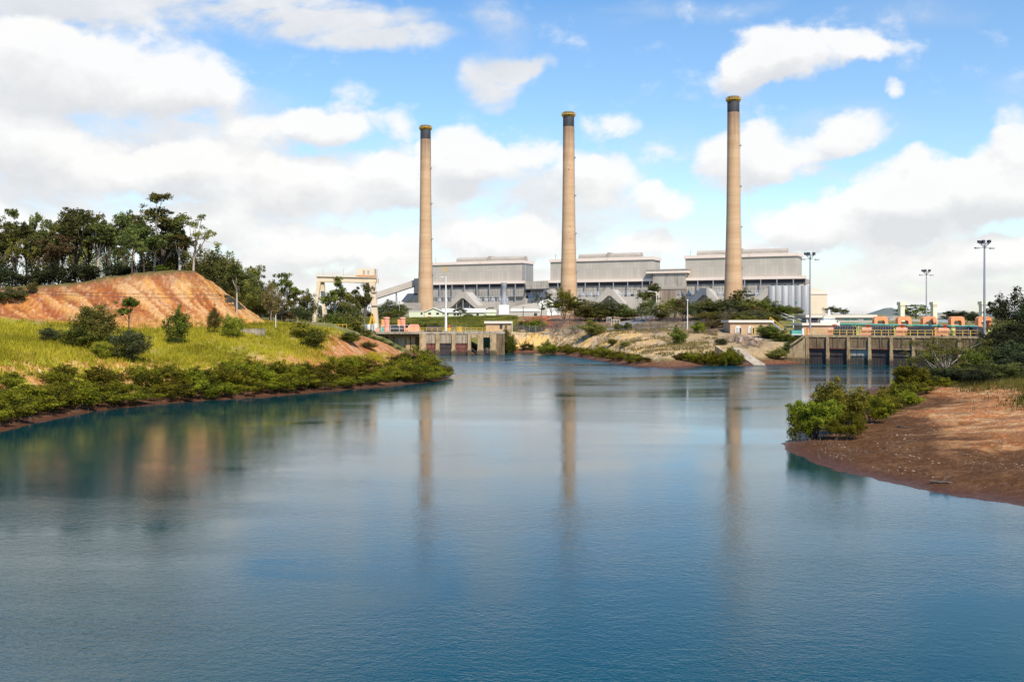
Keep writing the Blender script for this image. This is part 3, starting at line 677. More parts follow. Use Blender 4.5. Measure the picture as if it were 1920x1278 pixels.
# --- grasses (nobody could count the blades)
def grass(name, lab, n, region, hmin, hmax, lm, seed, wd=.05):
    rg = np.random.default_rng(seed); X, Y = region(rg, n)
    z = hfun(X, Y); k = rg.integers(3,6,len(X)); idx = np.repeat(np.arange(len(X)), k); m = len(idx)
    hgt = (hmin+(hmax-hmin)*rg.random(m)); an = rg.random(m)*6.28
    bx = X[idx]+rg.normal(size=m)*.18; by = Y[idx]+rg.normal(size=m)*.18; bz = z[idx]-.03
    ln = rg.normal(size=(m,2))*.28*hgt[:,None]
    w_ = wd*(.7+.8*rg.random(m)); cx, cy = np.cos(an)*w_, np.sin(an)*w_
    co = np.stack([np.stack([bx-cx,by-cy,bz],1), np.stack([bx+cx,by+cy,bz],1), np.stack([bx+ln[:,0],by+ln[:,1],bz+hgt],1)],1).reshape(-1,3)
    me = grid_mesh(name, co, np.arange(3*m).reshape(m,3))
    t = np.clip(fbm(X*.15,Y*.15,3,91)[idx]*1.3-.15+rg.normal(size=m)*.2,0,1)
    a = me.attributes.new('tint','FLOAT','POINT'); a.data.foreach_set('value', np.repeat(t,3).astype(np.float32))
    o = link(name, me, lm); return tag(o, lab, 'grass', kind='stuff')
def reg_bench(rg, n):
    px = rg.uniform(-430,735,n); Y = rg.uniform(88,190,n); X = (px-960)/F*Y
    Z = hfun(X,Y); d = sd_poly(X,Y,WATER); hd = sd_poly(X,Y,HILL)
    k = fbm(X*.12,Y*.12,4,31)*.5+fbm(X*.6,Y*.6,4,37)*.5
    ok = (d > 10.5+rg.normal(size=n)*1.2)&(Z > 2.6)&(Z < 9.6+rg.normal(size=n)*.3)&(hd > 12+rg.normal(size=n)*1.5)&(k+rg.normal(size=n)*.06 < .58)
    ok &= ~((X > -31+rg.normal(size=n))&(Z<7.3)&(Z > 3.9)&(Y>160))
    return X[ok], Y[ok]
MG = leafmat('bench_grass', (.19,.185,.010), (.60,.54,.045), trans=.4)
MGs = leafmat('straw_grass', (.20,.19,.05), (.42,.36,.13), trans=.35)
MGr = leafmat('reed_grass', (.05,.075,.012), (.28,.27,.05), trans=.35)
grass('bench_grass', 'yellow-green rough grass covering the bench below the orange hill', 84000, reg_bench, .25, .75, MG, 1, .05)
def reg_right(rg, n):
    X = rg.uniform(36,120,n); Y = rg.uniform(74,165,n); Z = hfun(X,Y); px = X/Y*F+960
    ok = (px < 2420)&((px > 1770+rg.normal(size=n)*20)&(Y > 90)&((Z+rg.normal(size=n)*.2 > 1.95)|((Z>1.3)&(Y>118)&(rg.random(n)<.25))))
    return X[ok], Y[ok]
grass('reed_grass', 'tall green and straw grass on the hump of the right bank', 80000, reg_right, .35, .95, MGr, 2, .03)
def reg_far(rg, n):
    px = rg.uniform(960,1345,n); Y = rg.uniform(218,318,n); X = (px-960)/F*Y; Z = hfun(X,Y)
    k = fbm(X*.2,Y*.2,4,71)
    ok = (Z > 2.0)&(Z < 9)&(k+rg.normal(size=n)*.03 > .56 - .10*((px>1190)&(px<1330)&(Y<245)&(Y>225)) - .1*((Y>275)&(px>1190)))
    return X[ok], Y[ok]
grass('straw_grass', 'straw-coloured grass tufts scattered over the far sandy bank', 14000, reg_far, .3, .8, MGs, 3, .07)
def reg_slope(rg, n):
    X = rg.uniform(-56,2,n); Y = rg.uniform(318,424,n); return X, Y
grass('slope_grass', 'green grass on the slope below the pale green houses', 16000, reg_slope, .3, .8, MGr, 4, .10)
# pebbles and shells on the right mud flat
rg = np.random.default_rng(5); mb = MB()
X = rg.uniform(22,60,16000); Y = rg.uniform(50,112,16000); Z = hfun(X,Y); Dp = sd_poly(X,Y,WATER)
ok = (Dp > 2)&(X/Y*F+960 < 2000)&(fbm(X*.4,Y*.25,3,13)+rg.normal(size=16000)*.05 > .55)
for x,y,z in list(zip(X[ok],Y[ok],Z[ok]))[:6000]:
    r = .025+.075*rg.random()**4; a = rg.random()*6.28
    vs = [(x+math.cos(a+k*1.257)*r*(.7+.6*rg.random()), y+math.sin(a+k*1.257)*r*(.7+.6*rg.random()), z) for k in range(5)]+[(x,y,z+r*.7)]
    mb.add(vs, [(k,(k+1)%5,5) for k in range(5)])
tag(mb.build('pebbles', surf('pale_pebbles',(.13,.085,.055),(.34,.26,.18),(9,9,9),.8)), 'pale pebbles and shells strewn over the right mud bank', 'pebbles', kind='stuff')

# breathing roots of the mangroves standing out of the mud, and drift logs
rg = np.random.default_rng(8); mb = MB(); P0 = []
for pts, n, lo_, hi_ in ((LB, 2600, .6, 7.5), (SHORE_RIGHT[3:11], 900, .5, 4.5), (SHORE_FAR[1:12], 700, .6, 4.0)):
    for k in range(n):
        x,y,nx,ny = along(pts, rg.random()); s_ = -1 if pts is LB else 1 if pts is not SHORE_FAR else -1
        o_ = rg.uniform(lo_,hi_); P0.append((x+nx*o_*(-1), y+ny*o_*(-1)))
P0 = np.array(P0); Zp = hfun(P0[:,0],P0[:,1]); okp = (Zp > .05)&(Zp < 1.6)
for (x,y),z in zip(P0[okp],Zp[okp]):
    h = rg.uniform(.12,.45)*(1.5 if rg.random()<.08 else 1); lx_, ly_ = rg.normal(size=2)*.12*h*2
    r = .022*(1+y/160); mb.add([(x-r,y-r,z-.03),(x+r,y-r,z-.03),(x,y+r,z-.03),(x+lx_,y+ly_,z+h)],[(0,1,3),(1,2,3),(2,0,3)])
tag(mb.build('mangrove_roots', M_barkd), 'thin mangrove breathing roots sticking out of the mud along the banks', 'roots', kind='stuff')
for n,(px,row,L_,an,lab) in enumerate([(1765,906,1.3,-.4,'short dark drift log near the water at the right bank'),(1690,802,1.1,2.2,'small dark branch lying on the mud behind the right bank clump')]):
    Y_ = ground_at(px,row,F*HC/(row-HY)*.95); x = XP(px,Y_); z = hz(x,Y_); rr_ = random.Random(n+3)
    o = empty('drift_log', lab, 'log', (x,Y_,z), an); m = MB(); pts = [Vector((t*L_-L_/2, rr_.uniform(-.08,.08), .05+rr_.uniform(0,.06))) for t in (0,.25,.5,.75,1)]
    m.path(pts,[.09,.085,.075,.06,.03],7); m.build('stem', M_barkd, o)
    m = MB(); m.path([pts[2],pts[2]+Vector((.3,.35,.25)),pts[2]+Vector((.5,.5,.5))],[.04,.03,.012],5); m.build('branch', M_barkd, o)
# ------------------------------------------------------------------ materials of the built things
M_stack = None
def stack_mat(name, tan, pale, dirt, band=.55):
    m, nt, out = new_mat(name)
    tc = nd(nt,'TexCoord').outputs['Object']
    def nz(s, det=5.0, loc=0.0): 
        mp = nd(nt,'Mapping',{'Vector':tc,'Scale':s,'Location':(loc,loc,loc)})
        return nd(nt,'TexNoise',{'Vector':mp.outputs[0],'Scale':1.0,'Detail':det,'Roughness':.6}).outputs['Fac']
    c = ramp(nt, nz((.012,.012,.16),3.0,2), [(.35,tan),(.62,pale)])
    c = mixc(nt, ramp(nt, nz((.02,.02,1.1),2.0,7), [(.55,0.0),(.75,band)]), c, tuple(min(1,x*1.25) for x in pale))
    c = mixc(nt, ramp(nt, nz((.35,.35,.03),6.0,4), [(.52,0.0),(.75,.55)]), c, dirt)
    sp = nd(nt,'SeparateXYZ',{0:tc}).outputs[2]
    lift = nd(nt,'Math',{0:nd(nt,'Math',{0:sp,1:2.4},operation='DIVIDE').outputs[0]},operation='FRACT').outputs[0]
    c = mixc(nt, ramp(nt, lift, [(0.0,.35),(.07,.0)]), c, dirt)
    soot = nd(nt,'MapRange',{'Value':nd(nt,'Math',{0:sp,1:nd(nt,'Math',{0:nz((.5,.5,.02),5.0,3),1:60.0},operation='MULTIPLY').outputs[0]},operation='ADD').outputs[0],'From Min':150.0,'From Max':182.0,'To Max':.8}).outputs[0]
    c = mixc(nt, soot, c, (.17,.11,.08))
    b = nd(nt,'BsdfPrincipled',{'Base Color':c,'Roughness':.85}); b.inputs['Specular IOR Level'].default_value=.2
    nt.links.new(b.outputs[0], out.inputs[0]); return m
M_stack = stack_mat('banded_concrete', (.43,.275,.155), (.505,.345,.205), (.33,.21,.12))
M_black = surf('sooty_black', (.028,.030,.036), (.05,.05,.055), (.2,.2,.05), .7)
M_yel = surf('yellow_paint', (.55,.33,.03), (.66,.42,.06), (1,1,1), .6)
M_yrail = surf('yellow_rail_paint', (.62,.36,.04), (.75,.50,.12), (1,1,1), .5)
M_clad = surf('grey_cladding', (.41,.37,.31), (.465,.42,.355), (.03,.03,.012), .7, stain=(.40,.375,.31), stain_scale=(.12,.12,.006), stain_lo=.5, stain_hi=.8, grid=(3.1,8.3,.42))
M_clad2 = surf('lower_cladding', (.35,.32,.27), (.43,.395,.335), (.08,.08,.03), .75, stain=(.15,.115,.085), stain_scale=(.25,.25,.02), stain_lo=.5, stain_hi=.72, grid=(2.2,5.5,.55))
M_fascia = surf('pale_pink_fascia', (.70,.585,.49), (.76,.65,.56), (.05,.05,.3), .6, stain=(.55,.42,.30), stain_scale=(.15,.15,.05), stain_lo=.58, stain_hi=.75)
M_vent = surf('roof_monitor_grey', (.32,.28,.23), (.42,.37,.31), (.06,.06,.2), .7)
M_duct = surf('duct_grey', (.40,.365,.315), (.47,.435,.375), (.08,.08,.08), .7, stain=(.27,.25,.22), stain_scale=(.2,.2,.04))
M_dark = surf('dark_parts_and_shade', (.035,.035,.045), (.06,.06,.07), (.2,.2,.2), .9)  # near-black for dark parts, and for shade painted under canopy and in gaps
M_steel = surf('grey_steel', (.25,.26,.27), (.33,.34,.35), (1,1,.3), .55)
M_white = surf('weathered_white', (.66,.65,.60), (.78,.76,.71), (.2,.2,.2), .55, stain=(.5,.46,.38), stain_scale=(.5,.5,.08), stain_lo=.58, stain_hi=.78)
M_beige = surf('beige_wall', (.60,.50,.35), (.66,.56,.41), (.06,.06,.04), .75)
M_silo = surf('silo_metal', (.23,.235,.235), (.29,.295,.29), (.25,.25,.01), .5, stain=(.42,.43,.43), stain_scale=(.5,.5,.01), stain_lo=.5, stain_hi=.7)
M_pgreen = surf('pale_green_wall', (.52,.56,.38), (.60,.63,.46), (.2,.2,.2), .7)
M_roofw = surf('pale_roof_sheet', (.66,.64,.56), (.74,.72,.64), (.1,.1,.1), .5)
M_glass = surf('dark_window', (.02,.022,.026), (.05,.05,.055), (1,1,1), .15)
M_conc = surf('weathered_concrete', (.32,.27,.20), (.42,.36,.27), (.5,.5,.2), .85, stain=(.17,.14,.105), stain_scale=(1.3,1.3,.16), stain_lo=.46, stain_hi=.66, fine=9.0, bump=.4)
M_pier = surf('pier_concrete', (.35,.25,.13), (.46,.345,.20), (.6,.6,.4), .8, stain=(.14,.085,.04), stain_scale=(1.6,1.6,.45), stain_lo=.48, stain_hi=.68, fine=9.0, tide=1.7)
M_stain = surf('stained_panel', (.155,.105,.055), (.255,.18,.10), (.9,.9,.35), .9, stain=(.075,.05,.035), stain_scale=(2.2,2.2,.14), stain_lo=.47, stain_hi=.63, fine=8.0, bump=.5)
M_rust = surf('rust_red_gate', (.16,.055,.045), (.23,.085,.065), (.6,.6,.25), .7, stain=(.07,.03,.025), stain_scale=(1.5,1.5,.2), tide=1.4)
M_gate = surf('dark_wet_gate', (.035,.026,.026), (.06,.045,.042), (.6,.6,.3), .6, stain=(.10,.085,.075), stain_scale=(2.6,2.6,.12), stain_lo=.6, stain_hi=.72)
M_gateg = surf('grey_washed_gate', (.22,.225,.215), (.36,.36,.34), (1.4,1.4,.12), .6, stain=(.05,.045,.04), stain_scale=(2.4,2.4,.18), stain_lo=.5, stain_hi=.62, tide=2.2)
M_pink = surf('salmon_paint', (.72,.30,.20), (.80,.40,.29), (.8,.8,.8), .6, stain=(.55,.22,.13), stain_scale=(1.2,1.2,.3))
M_orange = surf('orange_paint', (.78,.27,.10), (.82,.36,.17), (.8,.8,.8), .55)
M_hood = surf('black_rubber', (.018,.018,.022), (.045,.042,.045), (.8,.8,.8), .6)
M_rib = surf('dark_rib', (.09,.09,.10), (.14,.14,.15), (.8,.8,.8), .5)
M_teal = surf('teal_paint', (.07,.30,.24), (.12,.40,.33), (.8,.8,.8), .5)
M_tgreen = surf('green_pipe_paint', (.05,.22,.12), (.08,.30,.17), (.5,.5,.5), .45)
M_lime = surf('lime_paint', (.45,.52,.16), (.55,.60,.25), (.8,.8,.8), .6)
M_cream = surf('cream_paint', (.70,.62,.44), (.76,.69,.52), (.2,.2,.1), .6)
M_crane = surf('crane_cream', (.60,.475,.32), (.68,.56,.40), (.3,.3,.1), .6, stain=(.55,.33,.17), stain_scale=(.6,.6,.12), stain_lo=.6, stain_hi=.76)
M_tan = surf('tan_block_wall', (.43,.28,.165), (.50,.345,.215), (.6,.6,.6), .85, fine=6.0)
M_asph = surf('asphalt', (.17,.165,.165), (.22,.215,.21), (.3,.3,.3), .9, fine=3.0)
M_red = surf('red_paint', (.55,.06,.04), (.6,.09,.05), (1,1,1), .5)
M_blue = surf('pale_blue_steel', (.23,.28,.31), (.30,.35,.38), (.8,.8,.8), .5)
M_rock = surf('grey_rock', (.28,.20,.15), (.42,.32,.24), (.8,.8,1.2), .9, stain=(.15,.11,.09), stain_scale=(1.2,1.2,1.2), fine=6.0, bump=.7)

# ------------------------------------------------------------------ power station: one grid line for the whole plant
PSI = math.atan2(-.4179, .9085)
dv, nv = Vector((.9085,-.4179,0)), Vector((.4179,.9085,0))
ROT = Matrix.Rotation(PSI, 4, 'Z')
def stack(x, y, lab, z0=13.2):
    o = empty('chimney', lab, 'chimney', (x,y,z0), PSI, 'three chimneys of the power station')
    H = 170.0-z0
    prof = [(float(np.interp(t,[0,.06,.25,.5,.75,1],[7.3,6.75,5.75,4.9,4.45,4.25])), t*(H-11.5)) for t in [k/30 for k in range(31)]]
    prof[0] = (7.4,-2)
    MB().lathe(prof, 48).build('shaft', M_stack, o)
    r = prof[-1][0]
    MB().lathe([(r+.06,H-11.5),(r+.02,H-.3),(r-.9,H-.3),(r-.9,H-8)], 40).build('blackened_top', M_black, o)
    m = MB()
    m.lathe([(r+.1,H-2.6),(r+1.15,H-2.6),(r+1.15,H-2.25),(r+.1,H-2.25)], 40, smooth=False)
    for k in range(28):
        a = 2*math.pi*k/28; c, s_ = math.cos(a), math.sin(a)
        m.bar((c*(r+1.1),s_*(r+1.1),H-2.3),(c*(r+1.1),s_*(r+1.1),H-1.0), .14)
        m.bar((c*(r+.1),s_*(r+.1),H-4.0),(c*(r+1.1),s_*(r+1.1),H-2.6), .28)
    for zz in (H-1.0,H-1.6):
        m.lathe([(r+1.02,zz),(r+1.18,zz),(r+1.18,zz+.14),(r+1.02,zz+.14),(r+1.02,zz)], 40, smooth=False)
    m.build('platform', M_yel, o)
    m = MB(); 
    for a in (.12,):
        pts = [((pr+.35)*math.cos(a),(pr+.35)*math.sin(a),pz) for pr,pz in prof[1:]]
        for p,q in zip(pts[:-1],pts[1:]): m.bar(p,q,.22,.2)
        for p in pts[6::6]: m.box(p[0]-.6,p[0]+.9,p[1]-.9,p[1]+.9,p[2],p[2]+.9)
    m.build('ladder', M_steel, o)
    return o, prof
C1 = Vector((43.5,766,0))-dv*126.1; C2 = Vector((43.5,766,0)); C3 = Vector((43.5,766,0))+dv*126.6
stack(C1.x,C1.y,'left tan chimney of the three, beside the sloping conveyor and long green house')
o2, pr2 = stack(C2.x,C2.y,'middle tan chimney of the three, with dark marks on the upper shaft')
m = MB()
for h,a,w_,t in ((.795,-1.75,1.6,1.0),(.79,-1.35,1.0,.8),(.77,-1.6,.8,1.4),(.62,-1.75,.5,.7),(.60,-1.4,.6,.6),(.47,-1.4,1.3,1.1),(.44,-1.55,.6,.8),(.405,-1.35,.5,1.6),(.725,-1.2,.5,.5),(.71,-1.85,.4,.6)):
    H_ = 145.3*h; r = np.interp(H_, [p[1] for p in pr2], [p[0] for p in pr2])+.03
    a2 = a-PSI; 
    vs = [(r*math.cos(a2+s_*w_/2/r), r*math.sin(a2+s_*w_/2/r), H_+z_*t/2) for s_,z_ in ((-1,-1),(1,-1),(1,1),(-1,1))]
    m.add(vs,[(0,1,2,3)])
m.build('repair_patches', surf('repair_patch',(.16,.13,.11),(.26,.22,.19),(1,1,1),.9), o2)
stack(C3.x,C3.y,'tan chimney at the right of the three, standing before the right boiler house')

M_sheet = surf('newer_sheet',(.40,.375,.30),(.44,.41,.335),(.1,.1,.1),.7)
KB = (64.5-HC)*F
def bpt(px):                                   # a point of the boiler houses' front line at photo column px
    dy = 111.93+.0274*(px-960); Y = KB/dy; return Vector((XP(px,Y), Y, 0))
def boiler(pxl, pxr, D, lab, right_low, left_low, mon=(.05,.97)):
    p0, p1 = bpt(pxl), bpt(pxr); Ls = (p1-p0).length; g = 13.5
    o = empty('boiler_house', lab, 'power building', (p0.x,p0.y,g), PSI, 'boiler houses of the power station')
    zt, zl = 64.5-g, 45.6-g                     # eaves, lower canopy
    # the upper walls fall back to a shallow gable at the ends
    up = MB().box(0,Ls,0,D,zl-1,zt-2.6); up.build('upper_wall', M_clad, o)
    m = MB()
    m.box(-1.0,Ls+1.0,-1.0,-.05,zt-2.6,zt); m.box(Ls+.05,Ls+1.0,-.05,D+1,zt-2.6,zt); m.box(-1.0,-.05,-.05,D+1,zt-2.6,zt)
    m.build('roof_fascia', M_fascia, o)
    m = MB(); m.prism([(-.05,zt-2.5),(Ls+.05,zt-2.5),(Ls+.05,zt-.2),(-.05,zt-.2)], -.04, D+1); m.build('roof', M_vent, o)
    a, b = mon[0]*Ls, mon[1]*Ls
    m = MB(); r = 2.6; n = 10; yc = D*.4
    arc = [(yc+4.2*math.cos(math.pi*k/n), zt+.2+4.3*math.sin(math.pi*k/n)**.55) for k in range(n+1)]
    vs = [(x,y,z) for x in (a,b) for y,z in arc]; k_ = n+1
    m.add(vs, [(k,k+1,k+1+k_,k+k_) for k in range(n)]+[tuple(range(k_)), tuple(range(2*k_-1,k_-1,-1))])
    m.box((a+b)/2-1.5,(a+b)/2+1.5,yc-4.6,yc+4.4,zt+.2,zt+4.9); m.build('roof_monitor', M_vent, o)
    # canopy over a recessed lower storey
    cl, cr = -left_low, Ls+right_low
    MB().box(cl,cr,-3.6,-.05,zl-2.3,zl).build('canopy_fascia', M_fascia, o)
    m = MB(); m.box(cl+.3,cr-.3,-.8,D,0,zl-2.35); m.build('lower_wall', M_clad2, o)
    m = MB()
    for k in range(int((cr-cl)/13)+1):
        x = cl+1.5+k*13
        if x < cr-1: m.box(x-.35,x+.35,-3.4,-2.7,0,zl-2.35)
    for k in range(int((cr-cl)/2.6)): m.box(cl+1+k*2.6,cl+1.25+k*2.6,-1.1,-.85,6,zl-8)
    m.build('columns', M_steel, o)
    m = MB(); m.box(cl+.6,cr-.6,-1.05,-.82,zl-5.4,zl-2.4); m.build('canopy_shade_band', M_dark, o)  # dark strip that paints the canopy's shade onto the lower wall
    m = MB(); m.box(cl+.8,cr-.8,-3.0,-1.2,zl-14,zl-13.6)
    for zz in (zl-13.0,zl-12.4): m.bar((cl+.8,-2.9,zz),(cr-.8,-2.9,zz),.1)
    m.build('walkway', M_steel, o)
    rr = random.Random(int(pxl)); x = 2.0
    while x < Ls-14:
        w_ = rr.uniform(4,12); MB().box(x,x+w_,-.03,-.012,zt-2.6-rr.uniform(3,7),zt-2.65).build('newer_sheet', M_sheet, o); x += w_+rr.uniform(3,16)
    m = MB(); m.bar((3,D*.2,zt-.1),(3,D*.2,zt+5),.3); m.bar((3,D*.2,zt+3),(4.5,D*.2,zt+3),.2); m.build('roof_mast', M_steel, o)
    return o, Ls, zl, D
b1,L1,zl1,D1 = boiler(806,978,27,'boiler house with ribbed end wall and yellowed patch, behind the left chimney',4,2,(.26,.995))
MB().box(13.5,19.5,-.035,-.008,42,47.6).build('yellow_patch', surf('yellowed_sheet',(.46,.36,.19),(.52,.42,.24),(.2,.2,.2),.7), b1)
m = MB()
for k in range(9): m.box(L1+.03,L1+.5,1.5+k*2.8,2.9+k*2.8,zl1,48)
m.build('end_ribs', M_silo, b1)
b2,L2,zl2,D2 = boiler(1032,1223,24,'middle boiler house behind the middle chimney, between two link blocks',1.5,6,(.26,.87))
b3,L3,zl3,D3 = boiler(1285,1495,24,'right boiler house with the canopy ending over grey silos',7,3,(.09,.9))
def local(root, px, Y):                        # photo column and distance -> local x,y of a plant building
    w_ = Vector((XP(px,Y),Y,0))-Vector((root.location.x,root.location.y,0)); return w_.dot(dv), w_.dot(nv)
# link blocks
p = bpt(1223); o = empty('link_block', 'taller link block with pale roof band between the middle and right boiler houses', 'power building', (p.x,p.y,13.5), PSI)
MB().box(2.2,30.5,-6.0,10,25,36.2).build('upper_wall', M_clad2, o)
MB().box(-3.0,33,-7.5,12,36.2,38.6).build('roof_fascia', M_fascia, o); MB().box(-3.4,33.4,-7.9,12,38.65,39.6).build('roof', M_vent, o)
MB().box(2.3,30.4,-6.6,9,22.6,25).build('sill_band', M_vent, o)
MB().box(2.5,30.2,-6.2,9,0,22.6).build('lower_wall', surf('rusty_wall',(.19,.14,.10),(.29,.23,.175),(.12,.12,.03),.85,stain=(.11,.06,.045),stain_scale=(.4,.4,.03)), o)
p = bpt(985); o = empty('link_bridge', 'low grey bridge block joining the left and middle boiler houses over a dark gap', 'power building', (p.x,p.y,13.5), PSI)
MB().box(2,24,-4,8,24.6,31.6).build('bridge', M_clad2, o)
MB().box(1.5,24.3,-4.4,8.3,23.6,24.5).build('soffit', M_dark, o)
MB().box(-2,24,12,20,0,24).build('back_wall', M_clad, o)
m = MB()
for k in range(5): m.lathe([(1.6,0),(1.6,24)],16,(5.5+k*3.1,3))
m.build('silo_tube', M_silo, o)
MB().box(-4,3.2,2,9,0,23.5).build('gap_shade_block', M_dark, o)  # solid near-black block standing in for the shade under the bridge

# flue ducts: an inverted V on legs, seen from its side
def duct(px, apex, wid, Y, lab, side=0, dep=13):
    z0 = hz(XP(px,Y),Y); za = ZP(apex,Y); h = za-z0; w_ = wid/2*Y/F
    o = empty('flue_duct', lab, 'duct', (XP(px,Y),Y,z0), PSI, 'ridge-shaped flue ducts before the boiler houses')
    t = min(5.2,h*.3); a = .22*w_; dz = h*.58
    up = [(-w_,h-dz),(-a,h),(a,h),(w_,h-dz)]; lo_ = [(w_,h-dz-t*.75),(a*.35,h-t),(-a*.35,h-t),(-w_,h-dz-t*.75)]
    if side > 0: up = [(-a,h),(a,h),(w_,h-dz)]; lo_ = [(w_,h-dz-t*.75),(a*.35,h-t),(-a,h-t)]
    if side < 0: up = [(-w_,h-dz),(-a,h),(a,h)]; lo_ = [(a,h-t),(-a*.35,h-t),(-w_,h-dz-t*.75)]
    MB().prism(up+lo_, 0, dep).build('duct', M_duct, o)
    m = MB()
    for s_ in (-1,1):
        if side*s_ < 0: continue
        x = s_*w_*.9; m.box(x-1.6,x+1.6,1,dep-1,-1,h-dz-t*.4)
    m.build('leg', M_duct, o)
    m = MB()
    for x in (-w_*.45,0,w_*.45): m.box(x-.3,x+.3,1.0,1.6,-1,h-t-abs(x)/w_*dz*.9)
    m.box(-w_*.8,w_*.8,.9,1.5,h*.28,h*.28+.6); m.build('trestle', M_steel, o)
    MB().box(-w_*.5,w_*.5,5,dep-1,-1,h*.34).build('fan_house', M_white, o)
duct(867,547,62,835,'ridge-shaped flue duct above the long green house roof, right of the left chimney')
duct(770,550,60,865,'flue duct half hidden by the foot of the left chimney',-1)
duct(1027,543,64,815,'flue duct between the long white sheds and the middle chimney')
duct(1142,542,64,790,'flue duct shaped like a roof ridge right of the middle chimney')
duct(1320,540,66,755,'flue duct with open dark trestle left of the right chimney')
duct(1442,540,66,735,'flue duct rising toward the grey silos right of the right chimney',-1)
# precipitator blocks with rows of pale blue domes
def precip(pxl, pxr, top, Y, lab):
    z0 = hz(XP(pxl,Y),Y); x0 = XP(pxl,Y); W_ = (pxr-pxl)/F*Y; h = ZP(top,Y)-z0
    o = empty('precipitator', lab, 'plant block', (x0,Y,z0), PSI, 'precipitator blocks under the boiler canopies')
    MB().box(0,W_,0,14,-1,h-5).build('casing', M_duct, o)
    n = max(3,int(W_/6))
    for k in range(n):
        m = MB(); x = (k+.5)*W_/n; m.lathe([(1.7,h-5),(1.7,h-3.2),(1.2,h-2.2),(.4,h-1.6),(0.01,h-1.5)],12,(x,3.0)); m.box(x-.5,x+.5,2.2,3.2,h-1.6,h-.3); m.build('dome', M_steel, o)
    m = MB()
    for k in range(int(W_/3)+1): m.bar((k*3,.1,h-5),(k*3,.1,h-.8),.14)
    for zz in (h-.8,h-2.4): m.bar((0,.1,zz),(W_,.1,zz),.14)
    m.build('handrail', M_white, o)
    rr = random.Random(pxl)
    for k in range(int(W_/4)):
        m = MB()
        x = rr.uniform(0,W_-2); z = rr.uniform(0,h-9); 
        if rr.random()<.5: m.bar((x,-.4,z),(x+rr.uniform(2,9),-.4,z),.45)
        else: m.bar((x,-.5,0),(x,-.5,z+3),.5)
        m.build('pipe', M_vent, o)
precip(1083,1203,545,806,'grey precipitator block with pale blue domes, right of the middle chimney')
precip(1268,1356,543,770,'grey precipitator block with pale blue domes left of the right chimney')
precip(1394,1440,543,748,'short grey precipitator block between the right chimney and the silos')
precip(985,1046,548,830,'grey precipitator block with domes left of the middle chimney')
precip(815,968,556,858,'low grey precipitator block along the foot of the left boiler house')
# ground clutter of the left unit
o = empty('vent_stack', 'short fat grey vent stack on a white base before the left boiler house', 'vent stack', (XP(945,800),800,hz(XP(945,800),800)))
MB().lathe([(2.6,-1),(2.6,12),(1.9,15),(1.9,22),(2.3,22.5),(2.3,26)],20).build('tube', M_steel, o); MB().box(-4,4,-4,3,-1,8).build('base', M_white, o)
o = empty('scaffold_tower', 'tangled pipe scaffold with tan sheets before the middle boiler house', 'scaffold', (XP(1192,700),700,hz(XP(1192,700),700)), PSI)
m = MB(); rr = random.Random(4)
for k in range(6):
    for j in (0,5): m.bar((k*3.4,j,-1),(k*3.4,j,rr.uniform(14,24)),.35)
for z in range(2,22,4): m.bar((0,0,z),(17,0,z+rr.uniform(-.5,.5)),.3); m.bar((0,5,z),(17,5,z),.3)
for k in range(8): x=rr.uniform(0,12); z=rr.uniform(2,14); m.bar((x,0,z),(x+4,0,z+4),.25)
m.build('frame', M_vent, o); MB().box(4,16,4,5.2,2,16).build('sheet', M_beige, o)
# silos
o = empty('silo_bank', 'bank of tall grey metal silos under the right end of the right boiler house', 'silo', (XP(1441,690),690,hz(XP(1441,690),690)), PSI)
zt = ZP(537,690)-o.location.z
for k in range(6): MB().lathe([(3.1,-1),(3.1,zt),(2.2,zt+.6),(.01,zt+.8)],28,(2.2+k*4.35,2.9+.004*k)).build('silo', M_silo, o)
m = MB()
for k in range(6): m.box(1.6+k*4.35,2.8+k*4.35,1.8,3.0,zt+.5,zt+1.6)
m.bar((0,.2,zt+1.9),(26,.2,zt+1.9),.12); m.build('top_hatch', M_dark, o)
MB().box(18.9,19.5,-.5,-.1,8.5,9.6).build('green_lamp', M_teal, o)
o = empty('turbine_annexe', 'plain beige block with pale roof band at the right end of the power station', 'power building', (XP(1503,745),745,hz(XP(1503,745),745)), math.radians(-4))
W_ = (1550-1503)/F*745; h = ZP(546,745)-o.location.z
MB().box(0,W_,0,30,-2,h-2.2).build('wall', M_beige, o); MB().box(-.5,W_+.5,-.5,30.5,h-2.15,h).build('roof_fascia', M_fascia, o)
MB().prism([(-.3,h+.05),(W_+.3,h+.05),(6,h+2.6),(-.3,h+2.6)],.5,30).build('roof', M_beige, o)
MB().box(-1,8,6,20,h+2.65,h+5.2).build('upper_block', M_beige, o)
m = MB()
for k in range(6): m.box(.6,1.0,-.25,-.03,h*.2+k*3,h*.2+k*3+.3)
m.build('bracket', M_vent, o)
